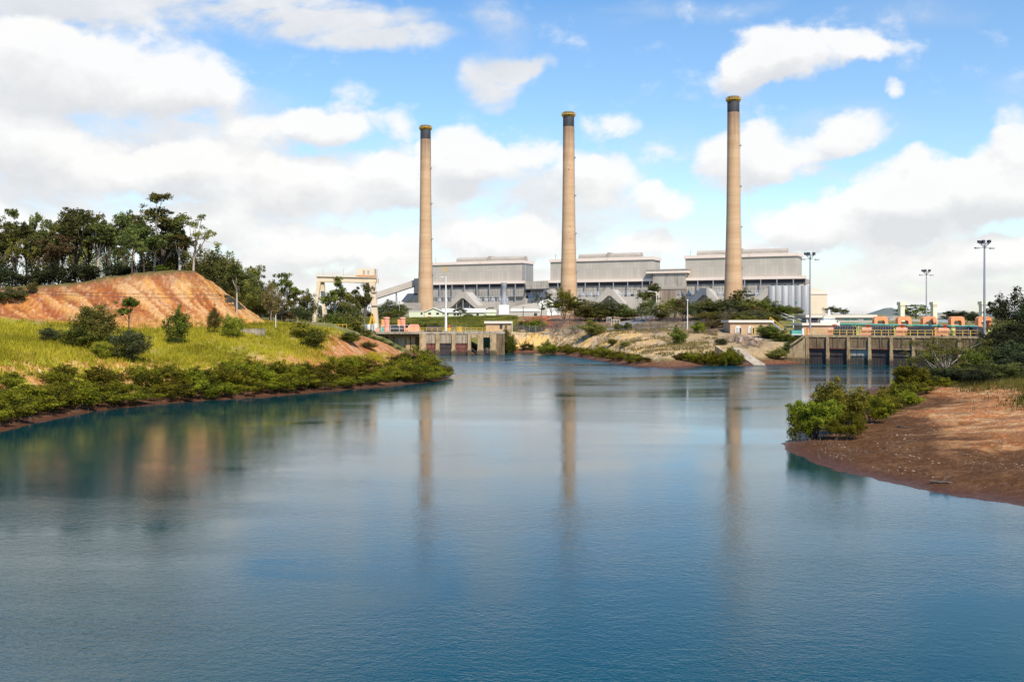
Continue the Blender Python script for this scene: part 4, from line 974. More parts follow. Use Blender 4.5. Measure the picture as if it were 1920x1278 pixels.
# transfer tower and the sloping coal conveyor
Yt = 838.0; xt = XP(776,Yt)
o = empty('transfer_tower', 'narrow grey tower at the conveyor\'s head, just left of the left chimney', 'tower', (xt,Yt,13.5), PSI)
zt = ZP(522,Yt)-13.5
MB().box(0,7,0,9,0,zt).build('wall', M_clad, o); MB().box(-.3,7.3,-.3,9.3,zt*.56,zt*.6).build('band', M_dark, o)
o = empty('coal_conveyor', 'long grey covered conveyor sloping up to the left chimney on thin trestles', 'conveyor', (xt,Yt,13.5), 0)
Ya = 800.0; a = Vector((XP(622,Ya)-xt, Ya-Yt, ZP(581,Ya)-13.5)); b = Vector((.5,2,ZP(530,Yt)-13.5))
MB().bar(a,b,4.2,4.6).build('gallery', M_clad, o)
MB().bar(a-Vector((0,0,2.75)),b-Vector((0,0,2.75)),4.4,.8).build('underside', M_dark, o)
for t in (.30,.52,.77):
    c = a.lerp(b,t); m = MB(); m.bar((c.x-1,c.y,-3),(c.x,c.y,c.z-3),.9); m.bar((c.x+2,c.y+2,-3),(c.x,c.y,c.z-3),.6); m.build('trestle', M_steel, o)
o = empty('dust_hopper', 'squat grey concrete hopper buildings left of the left chimney\'s foot', 'plant block', (XP(735,800),800,hz(XP(735,800),800)), PSI)
MB().box(-2,9,0,10,-2,ZP(556,800)-o.location.z-8).build('low_block', M_duct, o); MB().box(10,20,2,12,-2,ZP(556,800)-o.location.z-5).build('block', M_vent, o)
m = MB(); m.lathe([(4.2,-1),(4.2,10),(.01,11.5)],20,(4,5)); m.build('tank', M_duct, o)

# ------------------------------------------------------------------ houses and sheds
def gable(mb_w, mb_r, x0, x1, y0, y1, h, rh, axis='x', ov=.5):
    mb_w.box(x0,x1,y0,y1,-1,h)
    if axis == 'x':
        ym = (y0+y1)/2
        for s_ in ((y0-ov,ym),(y1+ov,ym)):
            zz = h-ov*rh/((y1-y0)/2)
            vs = [(x0-ov,s_[0],zz),(x1+ov,s_[0],zz),(x1+ov,s_[1],h+rh),(x0-ov,s_[1],h+rh)]
            mb_r.add(vs+[(v[0],v[1],v[2]+.22) for v in vs],[(0,1,2,3),(7,6,5,4),(0,4,5,1),(1,5,6,2),(2,6,7,3),(3,7,4,0)])
        mb_w.add([(x0,y0,h),(x0,y1,h),(x0,ym,h+rh)],[(0,1,2)]); mb_w.add([(x1,y0,h),(x1,y1,h),(x1,ym,h+rh)],[(0,1,2)])
    else:
        xm = (x0+x1)/2
        for s_ in ((x0-ov,xm),(x1+ov,xm)):
            zz = h-ov*rh/((x1-x0)/2)
            vs = [(s_[0],y0-ov,zz),(s_[0],y1+ov,zz),(s_[1],y1+ov,h+rh),(s_[1],y0-ov,h+rh)]
            mb_r.add(vs+[(v[0],v[1],v[2]+.22) for v in vs],[(0,1,2,3),(7,6,5,4),(0,4,5,1),(1,5,6,2),(2,6,7,3),(3,7,4,0)])
        mb_w.add([(x0,y0,h),(x1,y0,h),(xm,y0,h+rh)],[(0,1,2)]); mb_w.add([(x0,y1,h),(x1,y1,h),(xm,y1,h+rh)],[(0,1,2)])
YH = 432.0; s = YH/F
def hx(px): return (px-780)*s
o = empty('green_house', 'long pale green house with front gable and dark windows, below the left chimney', 'house', (XP(780,YH),YH,ZP(593.5,YH)))
wv, rf = MB(), MB(); gable(wv, rf, hx(796), hx(830), 0, 9, 2.1, 1.65, 'y'); gable(wv, rf, hx(829.5), hx(908), 1.6, 8, 2.0, 1.3, 'x')
wv.build('wall', M_pgreen, o); rf.build('roof', M_roofw, o)
for px in (803,818): MB().box(hx(px),hx(px+5.2),-.06,-.01,.9,1.75).build('window', M_glass, o)
for px in (836,850,856,893): MB().box(hx(px),hx(px+4.5),1.53,1.59,.5,1.5).build('window', M_glass, o)
MB().box(hx(802),hx(807),-.9,-.1,-.3,.1).build('step', M_red, o)
o = empty('site_cabin', 'long pale green cabin at the left end of the house row', 'cabin', (XP(767,YH-3),YH-3,ZP(593.5,YH)))
MB().box(0,6.3,0,3,-.8,2.2).build('wall', M_pgreen, o); MB().box(-.15,6.4,-.15,3.15,2.22,2.4).build('roof', M_roofw, o); MB().box(5.0,5.8,-.05,-.01,.9,1.8).build('window', M_glass, o)
o = empty('garden_shed', 'small pale yellow-green shed with a gable at the right end of the house row', 'shed', (XP(912,YH-6),YH-6,ZP(594,YH)))
wv, rf = MB(), MB(); gable(wv, rf, 0, 4.0, 0, 3.4, 2.0, .8, 'x', .2); wv.build('wall', M_pgreen, o); rf.build('roof', M_pgreen, o)
YS = 480.0
o = empty('white_shed', 'large shed with pale sloping roof and grey wall right of the pale green houses', 'shed', (XP(955,YS),YS,ZP(595,YS)))
q = YS/F
MB().box(0,58*q,0,14,-1,3.0).build('wall', M_clad, o)
MB().box(2*q,58*q,-.3,-.06,3.0,4.2).build('roof_edge', M_white, o)
MB().prism([(1*q,4.25),(59*q,4.25),(52*q,7.4),(30*q,6.5),(8*q,5.2)],0,13).build('roof', M_duct, o)
MB().box(46*q,52*q,-.08,-.02,.3,2.2).build('door', M_dark, o); MB().box(45*q,45.6*q,-.08,-.02,-.6,2.6).build('downpipe', M_white, o)
o = empty('white_workshop', 'white stepped workshop building behind the sparse dark gum, left of the middle chimney', 'shed', (XP(1008,520),520,ZP(593,520)))
q = 520/F
MB().box(0,44*q,0,16,-1,5.2).build('wall', M_white, o); MB().prism([(-.3,5.2),(45*q,5.2),(20*q,9.0),(6*q,8.2)],.3,15).build('roof', M_roofw, o); MB().box(6*q,18*q,-.08,-.02,0,3.4).build('door', M_clad, o)

# ------------------------------------------------------------------ gantry crane
Yc = 306.0; q = Yc/F; zg = hz(XP(650,Yc),Yc)
o = empty('gantry_crane', 'tall cream gantry crane with winch house on its right end, above the trees', 'crane', (XP(650,Yc),Yc,0))
def cp(px, py, dy=0.0): v = Vector(P(px,py,Yc+dy)); return v-Vector((XP(650,Yc),Yc,0))
gl, gr = cp(595,523,0), cp(706,525.5,0)
MB().bar(gl,gr,1.9,1.55).build('girder', M_crane, o)
MB().bar(gl+Vector((0,4.4,0)),gr+Vector((0,4.4,0)),1.5,1.5).build('girder', M_crane, o)
MB().bar(gl+Vector((-.4,-1.1,.85)),gr+Vector((.4,-1.1,.85)),.5,.25).build('walkway', M_crane, o)
for (a,b,w_,n_) in ((cp(598,530,-1),cp(588,607,-1),1.15,'leg'),(cp(604,530,5),cp(611,604,5),1.25,'leg'),(cp(690.5,531,5),cp(679,614,5),1.25,'leg'),(cp(698,529,-1),cp(705.5,615,-1),1.75,'leg')):
    a = a+Vector((0,0,.3)); f = b.copy(); f.z = hz(XP(650,Yc)+b.x, Yc+b.y)-.2; MB().bar(a,f,w_,w_*1.1).build(n_, M_crane, o)
MB().bar(cp(596,531,-1.5),cp(596,531,6),1.0,1.0).build('end_beam', M_crane, o); MB().bar(cp(700,532,-1.5),cp(697,532,6),1.0,1.0).build('end_beam', M_crane, o)
a = cp(668,517); MB().box(a.x+.2,a.x+5.6,-.4,4.6,a.z+.15,a.z+2.2).build('winch_house', M_crane, o)
m = MB()
for px in (681,689.5): v = cp(px,516); m.box(v.x,v.x+.55,-.46,-.41,v.z+.2,v.z+1.5)
m.build('louvre', M_steel, o)
MB().box(a.x-.2,a.x+5.8,-.7,4.8,a.z-.1,a.z+.12).build('trolley', M_orange, o)
m = MB()
for k in range(24):
    v = gl.lerp(gr,k/23)+Vector((0,-1.3,.95)); m.bar(v,v+Vector((0,0,.95)),.07)
for h in (.5,.95): m.bar(gl+Vector((0,-1.3,.95+h)),gr+Vector((0,-1.3,.95+h)),.07)
m.build('handrail', M_crane, o)
for py,w_ in ((548,7),(573,11)):
    m = MB(); v = cp(702,py,-1); m.box(v.x-.6,v.x+w_*q*.55,-2.4,.6,v.z,v.z+.25); m.box(v.x-.6,v.x+w_*q*.55,-2.4,-2.3,v.z+.25,v.z+1.0); m.build('landing', M_crane, o)
m = MB()
for px in (606,644,708): v = cp(px,520); m.bar(v,v+Vector((0,0,2.6)),.08)
m.build('lightning_rod', M_steel, o)
m = MB(); v0, v1 = cp(694,593,-2), cp(703,593,-2)
for (x0,x1) in ((692,698),(704,698)): m.bar(cp(x0,616,-2.5),cp(x1,588,-2.5),.5)
m.bar(cp(693.5,608,-2.5),cp(702.5,608,-2.5),.4); m.build('bogie_frame', M_yel, o)

# ------------------------------------------------------------------ left pump house
YP = 290.0; q = YP/F; DZ = 6.62
def lx(px): return (px-706)*q
o = empty('pump_house', 'grey concrete pump house with rust-red gates at the waterside, behind the left mangroves', 'pump station', (XP(706,YP),YP,0))
m = MB(); m.box(lx(706),lx(946),-.35,14,DZ-.62,DZ); m.build('deck', M_conc, o)
m = MB(); m.box(lx(718),lx(788),3,3.6,-2,DZ-.64); m.build('recessed_wall', M_stain, o)
MB().box(lx(736),lx(758),2.7,2.99,2.3,5.2).build('pale_panel', M_conc, o)
MB().box(lx(712),lx(788),1.0,2.9,5.2,DZ-.64).build('lintel', M_stain, o)
for px in (726,759,769): MB().box(lx(px),lx(px+8.5),2.2,2.95,-1,5.18).build('column', M_pier, o)
for a,b in ((787,799.5),(817.2,824.4),(847.2,854),(877.2,883.2),(895.8,906),(919,930.5)):
    m = MB(); m.box(lx(a),lx(b),-.75,2.5,-2,DZ-.64); m.prism([(lx(a),-2),(lx(b),-2),(lx(b)+.18,1.2),(lx(b),1.9),(lx(a),1.9),(lx(a)-.18,1.2)],-.95,-.76); m.build('pier', M_pier, o)
for a,b,mt in ((799.5,817.2,M_rust),(824.4,847.2,M_gate),(854,877.2,M_rust)):
    MB().box(lx(a),lx(b),-.15,.3,3.3,DZ-.64).build('wall_panel', M_conc, o)
    m = MB(); m.box(lx(a)+.03,lx(b)-.03,.05,.45,-2,3.28); m.bar((lx(a)+.1,0,1.9),(lx(b)-.1,0,1.9),.16); m.bar((lx(a)+.1,0,3.1),(lx(b)-.1,0,3.1),.2)
    for k in range(1,4): x = lx(a)+(lx(b)-lx(a))*k/4; m.bar((x,0,0),(x,0,3.1),.1)
    m.build('gate', mt, o)
    m = MB(); x = (lx(a)+lx(b))/2+.3; m.bar((x,-.3,3.3),(x,-.3,DZ),.22); m.bar((x+.9,-.3,3.3),(x+.9,-.3,DZ-.64),.12); m.build('gate_guide', M_pier, o)
for a,b in ((883.2,895.8),(906,919)): MB().box(lx(a),lx(b),-.4,.4,5.0,DZ-.64).build('beam', M_pier, o)
MB().box(lx(930.5),lx(946),-.2,6,-.5,DZ-.64).build('sheet_wall', M_stain, o)
m = MB(); m.bar((lx(884),-.6,1.9),(lx(899),-.8,-.1),.35); m.bar((lx(887),-.3,1.3),(lx(902),-1.0,-.2),.25); m.build('fallen_beam', M_gate, o)
m = MB(); m.box(lx(905),lx(921),-.3,.5,-.5,.5); m.lathe([(.9,.2),(.9,1.7),(.5,2.0)],12,(lx(913),.4)); m.build('debris', M_gate, o)
def railing(name, lab, pts, mat, sp=1.5, h=1.1, r=.07, n=2):
    o = empty(name, lab, 'railing', pts[0]); b = Vector(pts[0])
    for p_, q_ in zip(pts[:-1],pts[1:]):
        p_, q_ = Vector(p_)-b, Vector(q_)-b; k_ = max(1,int((q_-p_).length/sp))
        for k in range(k_+1):
            v = p_.lerp(q_,k/k_); MB().bar(v,v+Vector((0,0,h)),r).build('post', mat, o)
    m = MB()
    for p_, q_ in zip(pts[:-1],pts[1:]):
        p_, q_ = Vector(p_)-b, Vector(q_)-b
        for k in range(n): z = Vector((0,0,h*(k+1)/n)); m.bar(p_+z,q_+z,r)
    m.build('rails', mat, o); return o
xl = lambda px: XP(px,YP)
railing('yellow_railing','yellow handrail along the deck edge of the left pump house',[(xl(768),YP-.2,DZ),(xl(936),YP-.2,DZ)],M_yrail,1.55,1.15,.11)
railing('grey_railing','grey handrail over the dark recess at the left of the left pump house',[(xl(698),YP-.1,DZ),(xl(766),YP-.1,DZ)],M_white,2.6,1.9,.08)
def cabinet(px, top, w_, Y, lab, z0=DZ):
    o = empty('motor_cabinet', lab, 'pump motor', (XP(px,Y),Y,z0), 0, 'salmon pump motors on the left deck'); r = w_/2*Y/F; h = ZP(top,Y)-z0
    m = MB(); m.lathe([(r*.9,-.05),(r*.9,h*.6),(r*.9,h-.35)],8); m.build('casing', M_pink, o)
    m = MB(); m.lathe([(r*1.06,h-.34),(r*1.06,h-.1),(r*.8,h),(.01,h+.02)],8); m.build('cap', M_pink, o)
    m = MB(); m.box(-r-.55,-r*.7,-.4,.4,.6,h*.85); m.build('side_duct', M_orange, o)
    m = MB(); m.box(-.25,.25,-r-.02,-r*.85,h*.5,h*.75); m.build('door', M_orange, o)
cabinet(725,594.5,12,297,'tall salmon pump motor nearer the crane leg on the left deck')
cabinet(755,595,11.5,299,'tall salmon pump motor standing right of its twin on the left deck')
o = empty('motor_block', 'wide low salmon machine with a round top on the left deck', 'pump motor', (XP(776,296),296,DZ))
MB().box(-1.6,1.7,-.8,.8,-.05,1.6).build('casing', M_pink, o); m = MB(); m.prism([(-1.5,1.62),(1.6,1.62),(1.3,2.15),(-1.1,2.15)],-.6,.6); m.build('cover', M_pink, o); MB().box(-2.4,-1.6,-.5,.5,.2,1.1).build('bracket', M_orange, o)
def hood(px, w_, h, Y, lab, z0, rz=0.0, ribs=0, group=None):
    o = empty('pump_hood', lab, 'machine hood', (XP(px,Y),Y,z0), rz, group); L_ = w_*Y/F; n = 12
    arc = [(1.25*math.cos(math.pi*k/n), h*math.sin(math.pi*k/n)**.7) for k in range(n+1)]
    inn = [(.95*math.cos(math.pi*k/n), (h-.28)*math.sin(math.pi*k/n)**.7) for k in range(n+1)]
    k_ = n+1; m = MB()
    vs = [(x,y,z-.05) for x in (-L_/2,L_/2) for y,z in arc]+[(x,y,z-.05) for x in (-L_/2,L_/2) for y,z in inn]
    fs = [(k,k+1,k+1+k_,k+k_) for k in range(n)]+[(2*k_+k,2*k_+k+k_,2*k_+k+1+k_,2*k_+k+1) for k in range(n)]
    fs += [(k,k+2*k_,k+1+2*k_,k+1) for k in range(n)]+[(k+k_,k+1+k_,k+1+3*k_,k+3*k_) for k in range(n)]
    m.add(vs,fs); m.build('shell', M_hood, o)
    for j in range(ribs):
        m = MB(); x = -L_/2+(j+.5)*L_/ribs
        for k in range(n): m.bar((x,arc[k][0]*1.03,arc[k][1]*1.03),(x,arc[k+1][0]*1.03,arc[k+1][1]*1.03),.14)
        m.build('rib', M_rib, o)
    MB().box(-L_/2+.3,L_/2-.3,-.55,.55,-.05,.75).build('machine', M_white, o)
hood(745,24,1.75,293,'black open hood between the two salmon motors on the left deck',DZ,0,0)
hood(812,30,1.75,293,'black hood with a peaked end in the middle of the left deck',DZ,.35,0)
o = empty('fire_hydrant', 'red and yellow valve stand beside the white lamp mast on the left deck', 'valve', (XP(842,291.5),291.5,DZ))
MB().tube((0,0,-.05),(0,0,1.2),.28,.22).build('body', M_yel, o); MB().tube((0,0,1.2),(0,0,2.0),.3,.2).build('bonnet', M_red, o); MB().bar((-.6,0,.8),(.6,0,.8),.3).build('outlet', M_yel, o)
o = empty('valve_stand', 'yellow valve frame near the right end of the left deck railing', 'valve', (XP(862,291.2),291.2,DZ))
MB().box(-.7,.7,-.3,.3,-.05,.5).bar((-.6,0,0),(-.6,0,1.3),.2).bar((.6,0,0),(.6,0,1.3),.2).bar((-.6,0,1.3),(.6,0,1.3),.2).build('frame', M_yel, o); MB().tube((0,-.3,.9),(0,.3,.9),.35).build('handwheel', M_yel, o)
o = empty('teal_box', 'teal equipment box beside the first salmon motor on the left deck', 'equipment box', (XP(717,293),293,DZ))
MB().box(-.5,.5,-.4,.4,-.05,1.3).build('box', M_teal, o); MB().box(-.55,.55,-.45,.45,1.31,1.4).build('lid', M_steel, o)
o = empty('orange_box', 'rust-orange box at the left end of the left deck', 'equipment box', (XP(708,292),292,DZ))
MB().box(-.6,.6,-.4,.4,-.05,1.0).build('box', M_pink, o); MB().box(-.62,.62,-.42,.42,1.01,1.08).build('lid', M_rust, o)
o = empty('control_panel', 'row of pale blue-grey panels behind the railing under the crane', 'panel', (XP(676,300),300,hz(XP(676,300),300)))
for k in range(5): MB().box(k*1.05,k*1.05+.85,-.2,.2,-.2,1.7+.3*(k==4)).build('panel', M_blue if k%2 else M_white, o)
# tan huts with pale flat roofs
def hut(name, pxl, pxr, top, foot, Y, D, lab, roof=4.0, ov=3.0):
    z0 = ZP(foot,Y); s_ = Y/F; W_ = (pxr-pxl)*s_; h = ZP(top,Y)-z0; o = empty(name, lab, 'hut', (XP(pxl,Y),Y,z0))
    t = roof*s_; e = ov*s_
    MB().box(0,W_,0,D,-1.5,h-t).build('wall', M_tan, o); MB().box(-e,W_+e,-e,D+e,h-t+.003,h).build('roof', M_fascia, o); return o, W_, h-t, s_
o,W_,h,s_ = hut('switch_hut',911,958,602,622,304,8,'tan switch hut with pale flat roof at the right end of the grey pump house')
MB().box(W_-3.4,W_-2.6,-.06,-.01,h*.35,h*.9).build('window', M_glass, o)
o,W_,h,s_ = hut('fan_hut',1369,1447,600,625.5,272,9,'tan hut with two white arched vents and a pale flat roof, above the chute',4.2,3.4)
for px in (1378,1402):
    x0 = (px-1369)*s_; w_ = 12*s_; n = 10; zc = h*.42; m = MB(); r = w_/2
    m.prism([(x0,0.15),(x0+w_,.15)]+[(x0+r+r*math.cos(math.pi*k/n), zc+r*math.sin(math.pi*k/n)) for k in range(n+1)],-.22,-.01); f = m.build('arched_vent', M_white, o)
    m = MB()
    for k in range(4): m.box(x0+.25+k*w_/4.4,x0+.25+k*w_/4.4+.12,-.26,-.225,.2,zc+r*.5)
    m.box(x0+w_-.45,x0+w_-.05,-.26,-.225,.2,zc*1.2); m.build('bars', M_glass, f)
MB().bar((5.95,-.3,-.2),(5.95,-.3,h*.75),.3).build('yellow_post', M_yel, o)

# ------------------------------------------------------------------ big pump station on the right
AR = math.atan2(RS1.y-RS0.y, RS1.x-RS0.x); LR = (RS1-RS0).length; RZ = 6.62
o = empty('pump_station', 'big stained concrete pump station with eight dark gates at the right waterside', 'pump station', (RS0.x,RS0.y,0), AR)
nb = 8; bw = LR/nb
m = MB(); m.box(-.6,LR+1.6,-.35,26,RZ-.5,RZ); m.build('deck', M_pier, o)
for k in range(nb+1):
    x = k*bw; m = MB(); m.box(x-.31,x+.31,-.55,1.5,-2.2,RZ-.51); m.box(x-.26,x-.08,-.65,-.555,2,RZ-.6); m.build('pier', M_pier, o)
for k in range(nb):
    a, b = k*bw+.34, (k+1)*bw-.34
    m = MB(); m.box(a,b,-.2,.3,3.7,RZ-.51); x = (a+b)/2; m.box(x-.12,x+.12,-.32,-.205,3.72,RZ-.55); m.build('wall_panel', M_stain, o)
    MB().box(a,b,-.28,.35,3.5,3.695).build('sill_beam', M_pier if k in (2,4) else M_rust, o)
    m = MB(); m.box(a+.02,b-.02,.2,.5,-2.2,3.49)
    for j in range(1,6): xx = a+(b-a)*j/6; m.bar((xx,.14,-.5),(xx,.14,1.9),.09)
    m.bar((a+.05,.1,2.05),(b-.05,.1,2.05),.16); m.build('gate', M_gateg if k == 2 else M_gate, o)
m = MB(); m.prism([(-.44,-2),(-.44,RZ-.55),(-1.0,RZ-.55),(-3.6,4.2),(-4.0,4.2),(-4.2,-2)],-.6,.4); m.build('wing_wall', M_pier, o)
m = MB(); m.prism([(-.44,RZ-.3),(-1.0,RZ-.3),(-3.9,4.35),(-3.3,4.25)],-1.1,.8); m.build('wing_coping', M_pier, o)
m = MB(); m.prism([(LR+.44,-2),(LR+.44,RZ-.55),(LR+1.6,RZ-.55),(LR+.2+.3,3.4),(LR+.45,-2)],-3.0,.4); m.build('buttress', M_pier, o)
MB().box(-5.5,-.5,-1.6,1.2,-2,1.3).build('footing', M_stain, o)
def RP(x, y, z=0.0):                           # local -> world on the right station's deck
    c, s_ = math.cos(AR), math.sin(AR); return (RS0.x+x*c-y*s_, RS0.y+x*s_+y*c, z)
def rsx(px, y):                                # local x of photo column px on the line y behind the wall face
    c, s_ = math.cos(AR), math.sin(AR); t = (px-960)/F
    return (t*(RS0.y+y*c)-(RS0.x-y*s_))/(c-t*s_)
railing('yellow_railing','long yellow handrail on the deck edge of the big right pump station',[RP(-.3,-.15,RZ),RP(LR+.6,-.15,RZ)],M_yrail,1.5,1.2,.11)
HG = 'black hoods on the right deck'
for px,w_,lab,rb in ((1584,37,'ribbed black hood nearest the white lamp mast on the right deck',8),(1655,36,'ribbed black hood in front of the first and second orange arches',8),(1727,44,'plain black hood in front of the third orange arch',0),(1817,44,'blue-black hood left of the tall right lamp mast',3)):
    x = rsx(px,2.2); p_ = RP(x,2.2,RZ); hood(px,w_*1.02,2.05,p_[1],lab,RZ,AR,rb,HG)
AG = 'orange arches on the right deck'
for px,lab in ((1650,'orange arch-shaped pump motor, leftmost of the five on the right deck'),(1694,'orange arch-shaped pump motor below the left cream vent pillar'),(1741,'orange arch-shaped pump motor between the thin lamp mast and the second vent pillar'),(1793,'orange arch-shaped pump motor in front of the dark trees'),(1844,'orange arch-shaped pump motor behind the tall right lamp mast')):
    y = 9.0; x = rsx(px,y); p_ = RP(x,y,RZ); o = empty('arch_motor', lab, 'pump motor', p_, AR+.5, AG); h = ZP(593,p_[1])-RZ; W_ = 25*p_[1]/F/2; 
    out_ = [(-W_,0),(-W_,h*.86),(-W_*.86,h*.95),(-W_*.62,h),(W_*.62,h),(W_*.86,h*.95),(W_,h*.86),(W_,0)]
    inn = [(-W_*.55,0),(-W_*.55,h*.70),(-W_*.42,h*.79),(W_*.42,h*.79),(W_*.55,h*.70),(W_*.55,0)]
    m = MB()
    n1_, n2_ = len(out_), len(inn)
    # frame as strips between outer and inner outline
    om = [0,1,2,3,4,5,6,7]; im = [0,1,2,2,3,3,4,5]
    for yy in (-.9,.9):
        m.add([(x_,yy,z_) for x_,z_ in out_]+[(x_,yy,z_) for x_,z_ in inn], [tuple(dict.fromkeys((om[k],om[k+1],n1_+im[k+1],n1_+im[k]))) for k in range(7)])
    m.add([(x_,yy,z_) for yy in (-.9,.9) for x_,z_ in out_], [(k,k+1,k+1+n1_,k+n1_) for k in range(n1_-1)])
    m.add([(x_,yy,z_) for yy in (-.9,.9) for x_,z_ in inn], [(k,k+1,k+1+n2_,k+n2_) for k in range(n2_-1)])
    m.build('arch_frame', M_orange, o)
    MB().box(-W_*.5,W_*.5,-.3,.3,-.05,h*.72).build('motor', M_tan, o)
rr = random.Random(12)
for px,mt,lab in ((1565,M_pink,'low salmon pump casing at the left end of the right deck'),(1628,M_pink,'low salmon pump casing left of the leftmost orange arch'),(1692,M_pink,'low salmon pump casing under the second orange arch'),(1772,M_pink,'low salmon pump casing between the third and fourth orange arches'),(1600,M_lime,'lime green pump fitting on the left part of the right deck'),(1672,M_lime,'lime green pump fitting right of the leftmost orange arch'),(1706,M_yel,'yellow pump fitting below the second orange arch'),(1785,M_lime,'lime green pump fitting near the fourth orange arch'),(1860,M_lime,'lime green pump fitting right of the tall right lamp mast')):
    y = 5.2; x = rsx(px,y); p_ = RP(x,y,RZ); o = empty('pump_casing', lab, 'pump', p_, AR)
    a = 1.5 if mt is M_pink else .9; h = 1.7 if mt is M_pink else 1.5
    m = MB().box(-a,a,-.7,.7,-.05,h*.55); m.tube((-a*.8,-.2,h*.6),(a*.8,-.2,h*.6),h*.38,None,12); m.build('casing', mt, o)
    m = MB(); m.tube((0,-.1,h*.8),(0,-.1,h*1.35),.3); m.box(-.5,.5,-.5,.3,h*1.3,h*1.4); m.build('flange', M_red if mt is M_pink else mt, o)
o = empty('green_pipe', 'long green pipe on posts running across the right deck', 'pipe', RP(rsx(1575,6.8),6.8,RZ), AR)
LP = rsx(1835,6.8)-rsx(1575,6.8); m = MB(); m.tube((0,0,2.45),(LP,0,2.0),.22,None,10); m.build('pipe', M_teal, o); m = MB(); m.bar((0,.4,2.1),(LP,.4,1.7),.15); m.build('cable_tray', M_tgreen, o)
for k in range(8): MB().bar((k*LP/7,0,-.05),(k*LP/7,0,2.3-k*.05),.16).build('post', M_lime, o)
def vent(px, top, Y, lab):
    z0 = hz(XP(px,Y),Y); o = empty('vent_pillar', lab, 'vent pillar', (XP(px,Y),Y,z0), .2, 'cream vent pillars behind the right deck'); h = ZP(top,Y)-z0; w_ = 8.6*Y/F/2
    MB().box(-w_,w_,-w_,w_,-1,h*.80).build('shaft', M_cream, o)
    m = MB(); m.box(-w_*1.12,w_*1.12,-w_*1.12,w_*1.12,h*.80+.01,h*.85); m.box(-w_*1.35,w_*1.35,-w_*1.35,w_*1.35,h*.87,h); m.box(-w_,w_,-w_,w_,h*.85,h*.87); m.build('cap', M_cream, o)
vent(1690,566,280,'cream vent pillar left of the round shade tree'); vent(1751,566,282,'cream vent pillar right of the round shade tree'); vent(1842,565,275,'cream vent pillar half hidden by the tall right lamp mast')
# buildings behind the right deck
o,W_,h,s_ = hut('pump_office',1506,1572,605.5,625,246,8,'low tan building with pale roof band behind the white lamp mast',4.2,3)
MB().box(.8,1.5,-.05,-.01,.2,1.4).build('door', M_red, o)
o = empty('long_hall', 'long low building with pale pink roof edge and teal panels behind the right deck', 'hall', (XP(1513,300),300,hz(XP(1530,300),300)), math.radians(-3)); s_ = 300/F; h = ZP(590,300)-o.location.z
MB().box(0,128*s_,0,14,-.5,h-.85).build('wall', M_clad, o); MB().box(-.5,128.5*s_,-.6,14.5,h-.84,h).build('roof_fascia', M_fascia, o)
for px in (1582,1596,1608,1618,1630): MB().box((px-1513)*s_,(px-1513+9)*s_,-.06,-.01,.6,h-1.2).build('teal_panel', M_teal if px != 1608 else M_white, o)
m = MB(); m.box(3*s_,20*s_,-.07,-.012,h-2.2,h-1.0); m.box(27*s_,40*s_,-.07,-.012,h-2.2,h-1.2); m.build('opening_shade_panel', M_dark, o)  # flat near-black panels, the shade inside openings put into their colour
m = MB()
for k in range(9): m.bar((60*s_+k*1.2,1,h),(60*s_+k*1.2,1,h+.8),.05)
m.bar((60*s_,1,h+.8),(60*s_+9.6,1,h+.8),.05); m.build('roof_rail', M_steel, o)
o = empty('open_shelter', 'flat dark-roofed open shelter at the left end of the long low building', 'shelter', (XP(1486,285),285,hz(XP(1496,285),285))); h = ZP(595,285)-o.location.z
MB().box(0,4.6,0,5,h-.3,h).build('roof', M_dark, o)
for x in (.3,4.2): MB().bar((x,.3,-.5),(x,.3,h-.3),.18).build('post', M_white, o)
o = empty('white_machine_house', 'white machine house with rounded shoulders and a stubby funnel above the tan building', 'machine house', (XP(1556,262),262,hz(XP(1556,262),262)), math.radians(-10)); s_ = 262/F
zb = ZP(607,262)-o.location.z; zz = lambda py: ZP(py,262)-o.location.z
MB().box(-17*s_,14*s_,0,4,-.5,zz(600)).build('base', M_white, o)
m = MB(); m.prism([(-11*s_,zz(600)+.02),(10*s_,zz(600)+.02),(10*s_,zz(594)),(8.5*s_,zz(590.5)),(-8*s_,zz(590.5)),(-11*s_,zz(594))],.4,3.6); m.build('cabin', M_white, o)
m = MB(); m.prism([(14.1*s_,-.4),(18*s_,-.4),(18*s_,zz(603)),(14.1*s_,zz(600))],.3,3.7); m.build('nose', M_white, o)
MB().tube((0,2,zz(590.5)),(0,2,zz(580)),.42,.3).build('funnel', M_white, o)
MB().bar((-13*s_,-.1,zz(593)),(13*s_,-.1,zz(593)),.12).build('rail', M_yel, o)
MB().box(12.6*s_,15*s_,-.06,-.01,zz(604),zz(601)).build('window', M_glass, o)
for pxl,pxr,top,Y,lab in ((1668,1692,592,330,'grey sloping shed roof left of the first vent pillar'),(1704,1742,598,335,'low grey shed under the round shade tree'),(1756,1790,588,345,'grey sloping shed roof right of the second vent pillar')):
    z0 = hz(XP(pxl,Y),Y); s_ = Y/F; W_ = (pxr-pxl)*s_; h = ZP(top,Y)-z0; o = empty('grey_shed', lab, 'shed', (XP(pxl,Y),Y,z0))
    MB().box(0,W_,0,10,-1,h-1.6).build('wall', M_blue, o); MB().prism([(-.4,h-1.58),(W_+.4,h-1.58),(W_*.95,h-.4),(W_*.4,h),(.2,h-.9)],-.3,10).build('roof', M_vent, o)
